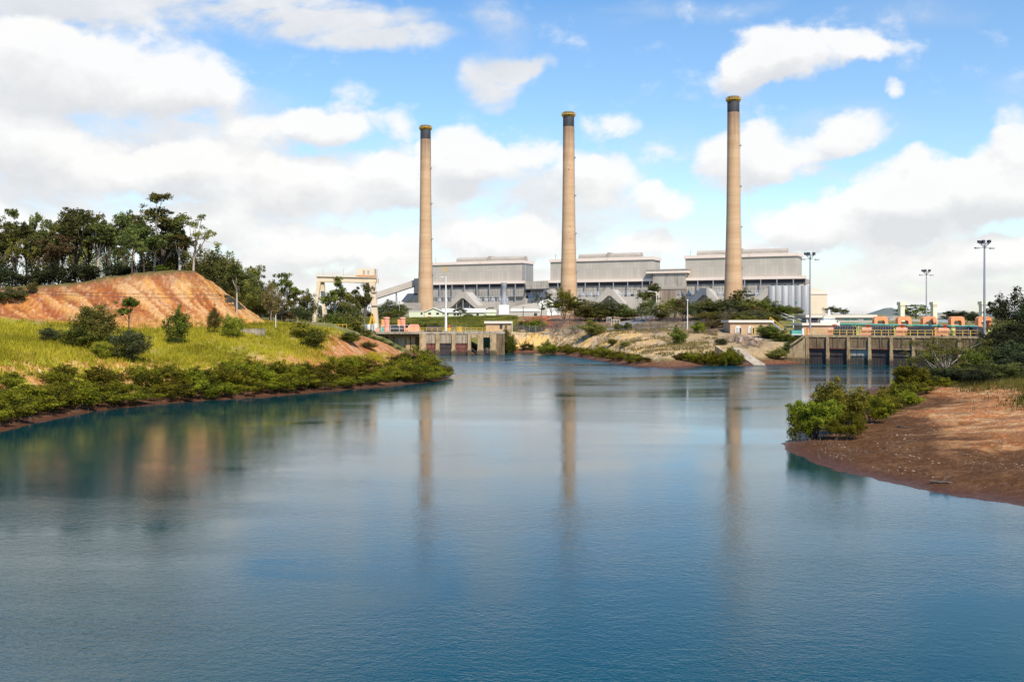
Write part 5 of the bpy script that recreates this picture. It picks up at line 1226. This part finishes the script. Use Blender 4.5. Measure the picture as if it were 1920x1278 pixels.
# ------------------------------------------------------------------ lamp masts
def mast(px, top, foot_z, Y, lab, r=.24, heads=5, mat=M_steel, name='light_mast'):
    o = empty(name, lab, 'lamp mast', (XP(px,Y),Y,foot_z), .3, 'floodlight masts'); h = ZP(top,Y)-foot_z
    MB().tube((0,0,-.3),(0,0,h-.9),r,r*.55,12).build('pole', mat, o)
    m = MB()
    for k in range(heads+1):
        a = 2*math.pi*k/(heads+1); m.bar((0,0,h-1.6),(1.0*math.cos(a),1.0*math.sin(a),h-.7),.09)
    m.lathe([(.95,h-.75),(1.05,h-.75),(1.05,h-.63),(.95,h-.63),(.95,h-.75)],16,smooth=False); m.bar((-1.9,0,h-1.6),(1.9,0,h-1.6),.1); m.build('head_frame', mat, o)
    for k in range(heads):
        a = 2*math.pi*k/heads; MB().box(1.05*math.cos(a)-.28,1.05*math.cos(a)+.28,1.05*math.sin(a)-.22,1.05*math.sin(a)+.22,h-.6,h-.05).build('floodlight', M_dark, o)
    for s_ in (-1,1): MB().box(s_*1.9-.5,s_*1.9+.5,-.25,.25,h-1.85,h-1.55).build('floodlight', M_steel, o)
    MB().box(-r*1.8,r*1.8,-r*1.8,r*1.8,-.3,.5).build('base', M_conc, o); return o
mast(1519,473,6.62,236,'tall grey floodlight mast at the left end of the big right pump station')
mast(1737,505,6.5,296,'thin grey floodlight mast rising behind the third orange arch')
mast(1846,450,6.5,209,'tallest grey floodlight mast, at the right end of the big right pump station',.30)
o = empty('lamp_post', 'white lamp mast with one arm on the deck of the left pump house', 'lamp mast', (XP(836,291),291,DZ)); h = ZP(517,291)-DZ
MB().tube((0,0,-.05),(0,0,h),.42,.14,12).build('pole', M_white, o); MB().bar((-.9,0,h-.3),(.3,0,h+.1),.1).bar((-.3,0,h+.2),(.6,0,h+.2),.08).build('arm', M_steel, o); MB().box(-1.5,-.6,-.2,.2,h-.45,h-.25).build('lamp', M_white, o)
def lpost(px, top, foot, Y, lab, arm=0, mat=M_white):
    z0 = ZP(foot,Y) if foot else hz(XP(px,Y),Y); o = empty('street_lamp', lab, 'street lamp', (XP(px,Y),Y,z0)); h = ZP(top,Y)-z0
    MB().tube((0,0,-1.0),(0,0,h),.17,.10,8).build('pole', mat, o)
    if arm: MB().bar((0,0,h-.05),(arm*2.2,0,h+.15),.12).build('arm', mat, o); MB().box(min(arm*1.9,arm*3.0),max(arm*1.9,arm*3.0),-.15,.15,h+.1,h+.28).build('lamp', mat, o)
    else: MB().box(-.22,.22,-.22,.22,h,h+.3).build('lamp', mat, o)
lpost(1231,547,580,352,'street lamp with an arm to the left, in front of the tall dark gum',-1)
lpost(1289,563,621,283,'plain white lamp post standing on the edge of the far sandy bank')
lpost(1116,553,596,360,'thin grey lamp post right of the middle chimney',0,M_steel)
lpost(749,566,596,425,'thin grey post left of the pale green houses',0,M_steel)
lpost(981,576,600,400,'thin dark post before the long white shed',0,M_dark)
# ------------------------------------------------------------------ fences, barriers, posts, chute, rocks
def fence(lab, pts, h=2.3, sp=2.4):
    o = empty('wire_fence', lab, 'fence', (pts[0][0],pts[0][1],hz(*pts[0]))); b = o.location.copy(); n = 0; prev = None; m = MB()
    for p_, q_ in zip(pts[:-1],pts[1:]):
        p_, q_ = Vector(p_), Vector(q_); k_ = max(1,int((q_-p_).length/sp))
        for k in range(k_+1):
            v = p_.lerp(q_,k/k_); z = hz(v.x,v.y); w_ = Vector((v.x,v.y,z))-b
            if prev is None or (w_-prev).length > .5:
                t = MB(); t.tube(w_-Vector((0,0,.4)),w_+Vector((0,0,h)),.055,None,6); t.bar(w_+Vector((0,0,h)),w_+Vector((0,-.35,h+.35)),.05); t.build('post', M_steel, o)
                if prev is not None:
                    for zz in (.15,h*.5,h-.05): m.bar(prev+Vector((0,0,zz)),w_+Vector((0,0,zz)),.022)
                    nst = 9
                    for j in range(nst): a_ = prev.lerp(w_,j/nst); c_ = prev.lerp(w_,(j+1)/nst); m.bar(a_+Vector((0,0,.1)),c_+Vector((0,0,h-.1)),.012); m.bar(a_+Vector((0,0,h-.1)),c_+Vector((0,0,.1)),.012)
                prev = w_
    m.build('wire_mesh', M_steel, o)
fence('wire fence with thin grey posts on the far bank below the red earth', [(XP(970,322),322),(XP(1100,306),306)])
fence('wire fence with thin grey posts on the far bank below the grey road', [(XP(1186,296),296),(XP(1312,282),282)])
fence('wire fence behind the deck of the left pump house', [(XP(838,312),312),(XP(908,312),312)],2.0,2.6)
def lowbar(name, px0, px1, foot, Y, h, mat, lab, n=3):
    x0, x1 = XP(px0,Y), XP(px1,Y); z0 = ZP(foot,Y); o = empty(name, lab, 'barrier', (x0,Y,z0)); m = MB()
    for k in range(n): x = (x1-x0)*k/(n-1); m.bar((x,0,-.8),(x,0,h),.11)
    m.build('posts', mat, o); MB().bar((0,0,h-.1),(x1-x0,0,h-.1),.13).build('rail', mat, o)
lowbar('white_barrier',1253,1276,621,281,.8,M_white,'low white barrier rail beside the plain lamp post')
lowbar('white_barrier',1146,1162,606,322,1.2,M_white,'white guard rail at the near bend of the grey road',4)
lowbar('white_barrier',1138,1146,600,330,1.0,M_white,'short white rail at the far side of the road bend',3)
lowbar('yellow_gate',628,650,616,236,1.1,M_yel,'low yellow gate rail on top of the knoll before the crane',4)
o = empty('concrete_wall', 'short grey concrete kerb wall at the right foot of the orange hill', 'wall', (XP(440,163),163,hz(XP(466,163),163)))
MB().box(0,(496-440)/F*163,0,.5,-.8,.75).build('wall', M_conc, o); MB().box(-.05,(496-440)/F*163+.05,-.05,.55,.753,.83).build('coping', M_conc, o)
def post(px, Y, h, lab, r=.1, mat=M_bark, name='timber_post', lean=0.0):
    o = empty(name, lab, 'post', (XP(px,Y),Y,hz(XP(px,Y),Y))); MB().tube((0,0,-.4),(lean,0,h),r,r*.9,8).build('post', mat, o); return o
o = empty('timber_fence', 'old timber post and rail frame on the crest of the orange hill', 'frame', (XP(270,176),176,hz(XP(270,176),176)))
MB().tube((0,0,-.5),(0,0,1.9),.09).build('post', M_barkd, o); MB().bar((-2.2,.4,1.2),(0,0,1.3),.12).build('rail', M_barkd, o); MB().tube((-1.9,.6,-.3),(-1.9,.6,1.5),.08).build('post', M_barkd, o)
post(517,172,2.2,'small white marker post at the end of the concrete kerb wall',.07,M_white)
post(1659,123,3.4,'thin dark stake standing in the water beside the right bank mangroves',.05,M_barkd,'stake')
post(960,318,3.2,'pale post at the corner of the tan switch hut',.12,M_white,'marker_post')
o = empty('overhead_cable', 'pair of thin dark cables sagging across the orange hill face', 'cable', (0,0,0)); 
for y0,y1,sag in ((541,552,6),(546,560,5)):
    m = MB(); pts = [P(-20+k*23,y0+(y1-y0)*k/19+sag*4*(k/19)*(1-k/19)*.5,158) for k in range(20)]; m.path(pts,[.028]*20,4); m.build('wire', M_dark, o)
# chute
Yq = 226.0
cx, cy = XP(1404,222), 219.5
o = empty('chute', 'sloping concrete outfall chute running down into the water between rocks and scrub', 'chute', (cx,cy,0), math.radians(8))
def slab(m, x0, x1, y0, z0_, y1, z1_, th=.5, skew=-2.4):
    vs = [(x0-skew*0,y0,z0_),(x1,y0,z0_),(x1+skew,y1,z1_),(x0+skew,y1,z1_)]; m.add(vs+[(x_,y_,z_-th) for x_,y_,z_ in vs],[(0,1,2,3),(7,6,5,4),(0,4,5,1),(1,5,6,2),(2,6,7,3),(3,7,4,0)])
m = MB(); slab(m,.2,3.0,-.4,.3,8,3.7,1.2,-2.6); m.build('apron', M_conc, o)
m = MB(); slab(m,-1.4,.1,-.4,-.1,8,2.9,.6,-2.6); m.build('channel', M_rust, o)
m = MB(); slab(m,-2.3,-1.45,-.4,.35,9,4.2,1.2,-2.9); m.build('side_wall', M_pier, o)
def rock(px, foot, w_, h, Y, lab, sd_):
    x = XP(px,Y); o = empty('boulder', lab, 'rock', (x,Y,hz(x,Y)), sd_, 'rocks above the chute'); r = w_/2*Y/F; hh = h*Y/F; rr = random.Random(sd_)
    import bmesh
    bm = bmesh.new(); bmesh.ops.create_icosphere(bm, subdivisions=3, radius=1)
    ax = [(Vector((rr.gauss(0,1),rr.gauss(0,1),rr.gauss(0,1))).normalized(), rr.uniform(.55,.9)) for _ in range(14)]
    for v in bm.verts:
        for a_,l in ax:
            t = v.co.dot(a_)
            if t > l: v.co -= a_*(t-l)*.95
        v.co = Vector((v.co.x*r,v.co.y*r,v.co.z*hh+hh*.45))
    me = bpy.data.meshes.new('rock'); bm.to_mesh(me); bm.free(); link('rock', me, M_rock, o)
for n,(px,w_,h,Y) in enumerate([(1388,14,9,240),(1402,20,10,246),(1416,14,8,243),(1394,16,8,250),(1410,18,7,234),(1380,10,7,244),(1424,12,6,248)]): rock(px,0,w_,h,Y,'craggy brown boulder in the heap between the arched-vent hut and the chute',n+3)
# stair beside the hut, teal tarp
o = empty('yellow_stair', 'yellow-railed stair climbing the mound right of the arched-vent hut', 'stair', (XP(1449,278),278,hz(XP(1449,278),278)), 0)
m = MB(); a_, b_ = Vector((-.3,2,ZP(601,278)-o.location.z)), Vector((2.6,-1,ZP(620,278)-o.location.z)); m.bar(a_,b_,.9,.2); m.build('flight', M_steel, o)
m = MB(); 
for s_ in (-.4,.4): m.bar(a_+Vector((0,s_,1)),b_+Vector((0,s_,1)),.1); [m.bar(a_.lerp(b_,k/4)+Vector((0,s_,0)),a_.lerp(b_,k/4)+Vector((0,s_,1)),.08) for k in range(5)]
m.build('handrail', M_yel, o)
o = empty('steel_stair', 'pale steel stair descending the right flank of the mound to the long building', 'stair', (XP(1470,305),305,hz(XP(1470,305),305)))
a_, b_ = Vector((-1.5,3,ZP(589,305)-o.location.z)), Vector((5.6,-3,ZP(608,305)-o.location.z)); m = MB(); m.bar(a_,b_,1.2,.25); m.build('flight', M_blue, o); m = MB(); m.bar(a_+Vector((0,-.6,1)),b_+Vector((0,-.6,1)),.12); m.bar(a_+Vector((0,.6,1)),b_+Vector((0,.6,1)),.12); m.build('handrail', M_white, o)
for px,lab in ((1458,'yellow warning posts nearer the yellow stair, left of the big pump station'),(1478,'yellow warning post cluster beside the teal tank, left of the big pump station')):
    o = empty('yellow_bollard', lab, 'bollard', (XP(px,258),258,hz(XP(px,258),258))); MB().tube((0,0,-.5),(0,0,1.3),.35,.2,8).build('post', M_yel, o); MB().bar((-.5,0,.8),(.5,0,.8),.3).build('arm', M_yel, o)
o = empty('teal_tank', 'flat teal tank at the left end of the big right pump station', 'tank', (XP(1494,246),246,hz(XP(1494,246),246)))
z_ = ZP(626,246)-o.location.z; MB().box(-1.5,1.2,-1,1,z_,z_+.9).build('tank', M_teal, o); MB().box(-1.6,1.3,-1.1,1.1,z_-.2,z_-.003).build('skid', M_white, o); m = MB()
for x in (-1.3,1.0): m.box(x-.1,x+.1,-.9,-.7,-.8,z_-.21)
m.build('leg', M_steel, o)
for px,mt,lab in ((1515,M_orange,'orange valve stand at the foot of the left floodlight mast on the right deck'),(1505,M_white,'white drum by the tan building on the right deck')):
    x = rsx(px,3); p_ = RP(x,3,RZ); o = empty('valve_stand' if mt is M_orange else 'drum', lab, 'valve' if mt is M_orange else 'drum', p_); MB().tube((0,0,-.05),(0,0,1.4),.32,.26,12).build('body', mt, o); MB().tube((0,0,1.4),(0,0,1.65),.18,.1,10).build('cap', M_red if mt is M_orange else M_steel, o)
# ------------------------------------------------------------------ road and far hills
ys_ = np.linspace(300,352,40); m = MB(); vs = []
for y in ys_:
    c = np.interp(y,[300,315,330,352],[XP(1150,300),XP(1168,315),XP(1190,330),XP(1225,352)]); w_ = np.interp(y,[300,330,352],[4.5,4.5,4.0])
    for t in np.linspace(-1,1,9): vs.append((c+t*w_, y, hz(c+t*w_, y)+.05))
m.add(vs, [(j*9+i,j*9+i+1,(j+1)*9+i+1,(j+1)*9+i) for j in range(39) for i in range(8)], True); tag(m.build('road', M_asph), kind='structure')
xs = np.linspace(-1400,4200,160); m = MB(); vs = []
def ridge(x): 
    p = (x/5200*F)+960
    return 16+46*math.exp(-((p-1668)/26)**2)+26*math.exp(-((p-1770)/44)**2)+30*math.exp(-((p-1600)/60)**2)*.5+14*float(fbm(np.array([x*.004]),np.array([.5]),4,3)[0])+(24 if p > 1850 else 0)
for x in xs:
    h = ridge(x)
    for k,(dy,f) in enumerate(((-500,0),(-250,.45),(0,1),(300,.5),(700,0))): vs.append((x, 5200+dy, 3+h*f+ (6*float(fbm(np.array([x*.01]),np.array([dy*.01]),3,9)[0]) if 0<f<1 else 0)))
m.add(vs, [(j*5+i,(j+1)*5+i,(j+1)*5+i+1,j*5+i+1) for j in range(159) for i in range(4)], True)
tag(m.build('hills', surf('wooded_hill',(.10,.13,.12),(.15,.17,.15),(.01,.01,.01),.95)), kind='structure')
SKY_SAT, SKY_VAL, CLOUD_V, EXPOSURE = 1.2, 1.5, 7.5, 0.35
# ------------------------------------------------------------------ sky, sun, camera
SUN_AZ, SUN_EL = math.radians(158), math.radians(50)          # azimuth clockwise from +Y: behind the camera, to its right
sd = Vector((math.sin(SUN_AZ)*math.cos(SUN_EL), math.cos(SUN_AZ)*math.cos(SUN_EL), math.sin(SUN_EL)))
L = bpy.data.lights.new('sun', 'SUN'); L.energy = 4.8; L.angle = math.radians(.6); L.color = (1,.905,.775)
lo = bpy.data.objects.new('sun', L); col.objects.link(lo); lo.rotation_euler = sd.to_track_quat('Z','Y').to_euler(); lo.location = (0,-50,120)

CLOUDS = [ # photo x, y, half width, half height, weight: the cloud masses round the horizon
    (215,130,300,110,1.25),(40,110,190,100,.9),(360,165,150,60,.8),(140,300,270,85,1.2),(340,320,140,60,.9),(30,240,120,90,1.0),(625,235,95,55,.95),(545,245,150,50,.9),
    (660,170,60,40,.6),(470,330,190,60,.9),(862,285,95,62,1.3),(800,345,150,80,1.1),(640,350,200,70,1.0),(935,305,90,50,.8),(560,455,170,45,.95),(690,480,120,50,.9),(480,500,190,50,.8),(420,400,200,60,.9),
    (890,455,170,56,1.15),(1000,445,110,50,.9),(1110,345,100,66,.95),(1060,300,70,40,.6),(1235,387,74,44,1.2),(1232,285,62,40,.9),(1135,235,80,30,.65),(745,225,60,44,.6),(1010,280,70,30,.6),
    (1395,292,130,78,1.3),(1470,322,70,42,.8),(1605,250,100,50,1.1),(1545,280,70,35,.8),(1430,95,100,62,1.05),(1510,110,170,52,1.05),(1640,105,70,26,.6),(1682,178,26,30,.75),(1390,130,70,50,.7),
    (1700,355,115,78,1.4),(1590,415,200,62,1.3),(1800,385,170,85,1.2),(1910,330,130,110,1.2),(1920,240,80,70,.8),(1500,430,90,36,.9),
    (1740,490,240,48,.9),(1890,475,110,36,1.0),(1560,545,110,32,.75),(1700,565,270,36,.8),(1190,462,120,34,.8),(1420,465,70,32,.7),(700,550,240,46,.9),(500,585,320,40,.8),(1000,530,170,36,.8),
    (60,430,230,75,1.0),(300,430,180,55,.8),(0,535,220,65,.8)]
VEIL = [(420,25,420,95,.95),(620,60,230,65,.8),(725,100,140,34,.8),(250,220,360,90,.9),(480,310,280,120,.8),(935,60,75,100,.75),(930,160,100,42,1.1),(1000,145,55,28,.6),
    (950,330,180,100,.5),(1150,420,280,120,.5),(1280,25,260,40,.35),(1700,40,190,50,.40),(1880,180,90,80,.5),(1660,520,340,90,.5),(850,430,380,160,.6),(120,380,340,150,1.0),(1200,330,180,110,.3),
    (300,570,500,70,.7),(1100,585,560,50,.6),(1700,595,440,40,.6),(120,-110,440,150,1.0),(520,-50,200,60,.6),(300,-320,600,120,.9),(1250,-190,200,50,.3),(1850,-110,180,60,.3),(60,40,200,120,.8),(1500,260,260,60,.35)]
def cyl(e):                                  # photo pixel -> (azimuth, tangent of elevation)
    x, y, a, b, w = e; u = (x-960)/F; az = math.atan(u); c = math.cos(az)
    return az, (HY-y)/F*c, a/F*c*c, b/F*c, w
wld = bpy.data.worlds.new('World'); sc.world = wld; wld.use_nodes = True
wld.cycles.sampling_method = 'MANUAL'; wld.cycles.sample_map_resolution = 256
nt = wld.node_tree; nt.nodes.clear()

def blob_group(name, blobs, warp, warp_scale):
    G = bpy.data.node_groups.new(name, 'ShaderNodeTree')
    G.interface.new_socket('P', in_out='INPUT', socket_type='NodeSocketVector')
    G.interface.new_socket('D', in_out='OUTPUT', socket_type='NodeSocketFloat')
    gi = G.nodes.new('NodeGroupInput'); go = G.nodes.new('NodeGroupOutput')
    ns = nd(G, 'TexNoise', {'Vector': gi.outputs[0], 'Scale': warp_scale, 'Detail': 5.0, 'Roughness': .62}).outputs['Color']
    wv = nd(G, 'VectorMath', {0: ns, 1: (.5,.5,.5)}, operation='SUBTRACT').outputs[0]
    p = nd(G, 'VectorMath', {0: wv, 1: (warp,warp,0), 2: gi.outputs[0]}, operation='MULTIPLY_ADD').outputs[0]
    acc = None
    for e in blobs:
        u, v, a, b, w = cyl(e)
        q = nd(G, 'VectorMath', {0: p, 1: (1/a,1/b,0), 2: (-u/a,-v/b,0)}, operation='MULTIPLY_ADD').outputs[0]
        d = nd(G, 'VectorMath', {0: q, 1: q}, operation='DOT_PRODUCT').outputs['Value']
        f = nd(G, 'Math', {0: 1.0, 1: d}, operation='SUBTRACT', use_clamp=True).outputs[0]
        g_ = nd(G, 'Math', {0: f, 1: w}, operation='MULTIPLY').outputs[0]
        acc = g_ if acc is None else nd(G, 'Math', {0: acc, 1: g_}, operation='ADD').outputs[0]
    G.links.new(acc, go.inputs[0]); return G
GA = blob_group('cumulus', CLOUDS, .06, 9.0); GV = blob_group('veil', VEIL, .16, 4.0)
D = nd(nt, 'TexCoord').outputs['Generated']
s = nd(nt, 'SeparateXYZ', {0: D})
az = nd(nt, 'Math', {0: s.outputs[0], 1: s.outputs[1]}, operation='ARCTAN2').outputs[0]
hyp = nd(nt, 'VectorMath', {0: nd(nt,'CombineXYZ',{0: s.outputs[0], 1: s.outputs[1]}).outputs[0]}, operation='LENGTH').outputs['Value']
hyp = nd(nt, 'Math', {0: hyp, 1: .02}, operation='MAXIMUM').outputs[0]
te = nd(nt, 'Math', {0: s.outputs[2], 1: hyp}, operation='DIVIDE').outputs[0]
uv = nd(nt, 'CombineXYZ', {0: az, 1: te}).outputs[0]
def G(g, v):
    n = nt.nodes.new('ShaderNodeGroup'); n.node_tree = g; nt.links.new(v, n.inputs[0]); return n.outputs[0]
def M(op, a, b=0.0, c=0.0, clamp=False): return nd(nt, 'Math', {0: a, 1: b, 2: c}, operation=op, use_clamp=clamp).outputs[0]
def dens(v):
    b = G(GA, v)
    mp = nd(nt, 'Mapping', {'Vector': v, 'Scale': (1,1.35,1)}).outputs[0]
    n = nd(nt, 'TexNoise', {'Vector': mp, 'Scale': 15.0, 'Detail': 10.0, 'Roughness': .58, 'Distortion': .25}).outputs['Fac']
    return M('ADD', b, M('MULTIPLY_ADD', n, 2.5, -1.28)), n
d0, n0 = dens(uv)
up = nd(nt, 'VectorMath', {0: uv, 1: (.006,.022,0)}, operation='ADD').outputs[0]
d1, n1 = dens(up)
alpha = nd(nt, 'MapRange', {'Value': d0, 'From Min': .05, 'From Max': .85, 'To Max': .95}, interpolation_type='SMOOTHSTEP').outputs[0]
veil = M('MULTIPLY', G(GV, uv), nd(nt, 'MapRange', {'Value': nd(nt, 'TexNoise', {'Vector': nd(nt,'Mapping',{'Vector':uv,'Scale':(1,2.2,1),'Rotation':(0,0,.3)}).outputs[0], 'Scale': 7.0, 'Detail': 8.0, 'Roughness': .6, 'Distortion': .5}).outputs['Fac'], 'From Min': .3, 'From Max': .65}).outputs[0])
veil = nd(nt, 'MapRange', {'Value': veil, 'From Min': 0.0, 'From Max': .75, 'To Max': .93}, interpolation_type='SMOOTHSTEP').outputs[0]
low = nd(nt, 'MapRange', {'Value': te, 'From Min': .0, 'From Max': .13, 'To Min': .97, 'To Max': 0.0}, interpolation_type='SMOOTHSTEP').outputs[0]
lown = nd(nt, 'MapRange', {'Value': n0, 'From Min': .25, 'From Max': .6, 'To Min': .45, 'To Max': 1.0}).outputs[0]
low = M('MULTIPLY', low, lown)
veil = M('MAXIMUM', veil, low)
lit = nd(nt, 'MapRange', {'Value': M('SUBTRACT', d0, d1), 'From Min': -1.0, 'From Max': .65}).outputs[0]
thick = nd(nt, 'MapRange', {'Value': d0, 'From Min': .6, 'From Max': 2.2, 'To Min': 0.0, 'To Max': .22}).outputs[0]
lit = M('SUBTRACT', lit, thick, clamp=True)
ccol = ramp(nt, lit, [(0.0,(.80,.81,.83)),(.30,(.87,.875,.882)),(.58,(.965,.962,.955)),(.85,(1.05,1.045,1.03))])
def scale(v, k): return nd(nt, 'VectorMath', {0: v, 'Scale': k}, operation='SCALE').outputs[0]
sky = nt.nodes.new('ShaderNodeTexSky'); sky.sky_type = 'NISHITA'; sky.sun_disc = False
sky.sun_elevation = SUN_EL; sky.sun_rotation = SUN_AZ; sky.air_density = 1.0; sky.dust_density = .6; sky.ozone_density = 1.4
hs = nd(nt, 'HueSaturation', {'Color': sky.outputs[0], 'Saturation': nd(nt,'MapRange',{'Value':te,'From Min':.30,'From Max':.50,'To Min':SKY_SAT,'To Max':SKY_SAT*1.55}).outputs[0], 'Value': SKY_VAL})
c = mixc(nt, veil, hs.outputs[0], scale(ramp(nt, n0, [(.3,(.78,.80,.835)),(.7,(.94,.945,.955))]), CLOUD_V))
c = mixc(nt, alpha, c, scale(ccol, CLOUD_V))
bg = nd(nt, 'Background', {'Color': c, 'Strength': .1})
wo = nt.nodes.new('ShaderNodeOutputWorld'); nt.links.new(bg.outputs[0], wo.inputs[0])

cam = bpy.data.cameras.new('camera'); co_ = bpy.data.objects.new('camera', cam); col.objects.link(co_)
cam.sensor_width = 36; cam.lens = 36*F/1920; cam.shift_y = -(639-HY)/1920; cam.clip_start = .5; cam.clip_end = 20000
co_.location = (0,0,HC); co_.rotation_euler = (math.pi/2,0,0); sc.camera = co_
sc.view_settings.view_transform = 'Standard'; sc.view_settings.look = 'None'; sc.view_settings.gamma = 1; sc.view_settings.exposure = EXPOSURE
sc.cycles.use_denoising = True; sc.cycles.max_bounces = 6; sc.cycles.diffuse_bounces = 2; sc.cycles.glossy_bounces = 3; sc.cycles.transmission_bounces = 3
sc.cycles.transparent_max_bounces = 4; sc.cycles.caustics_reflective = False; sc.cycles.caustics_refractive = False
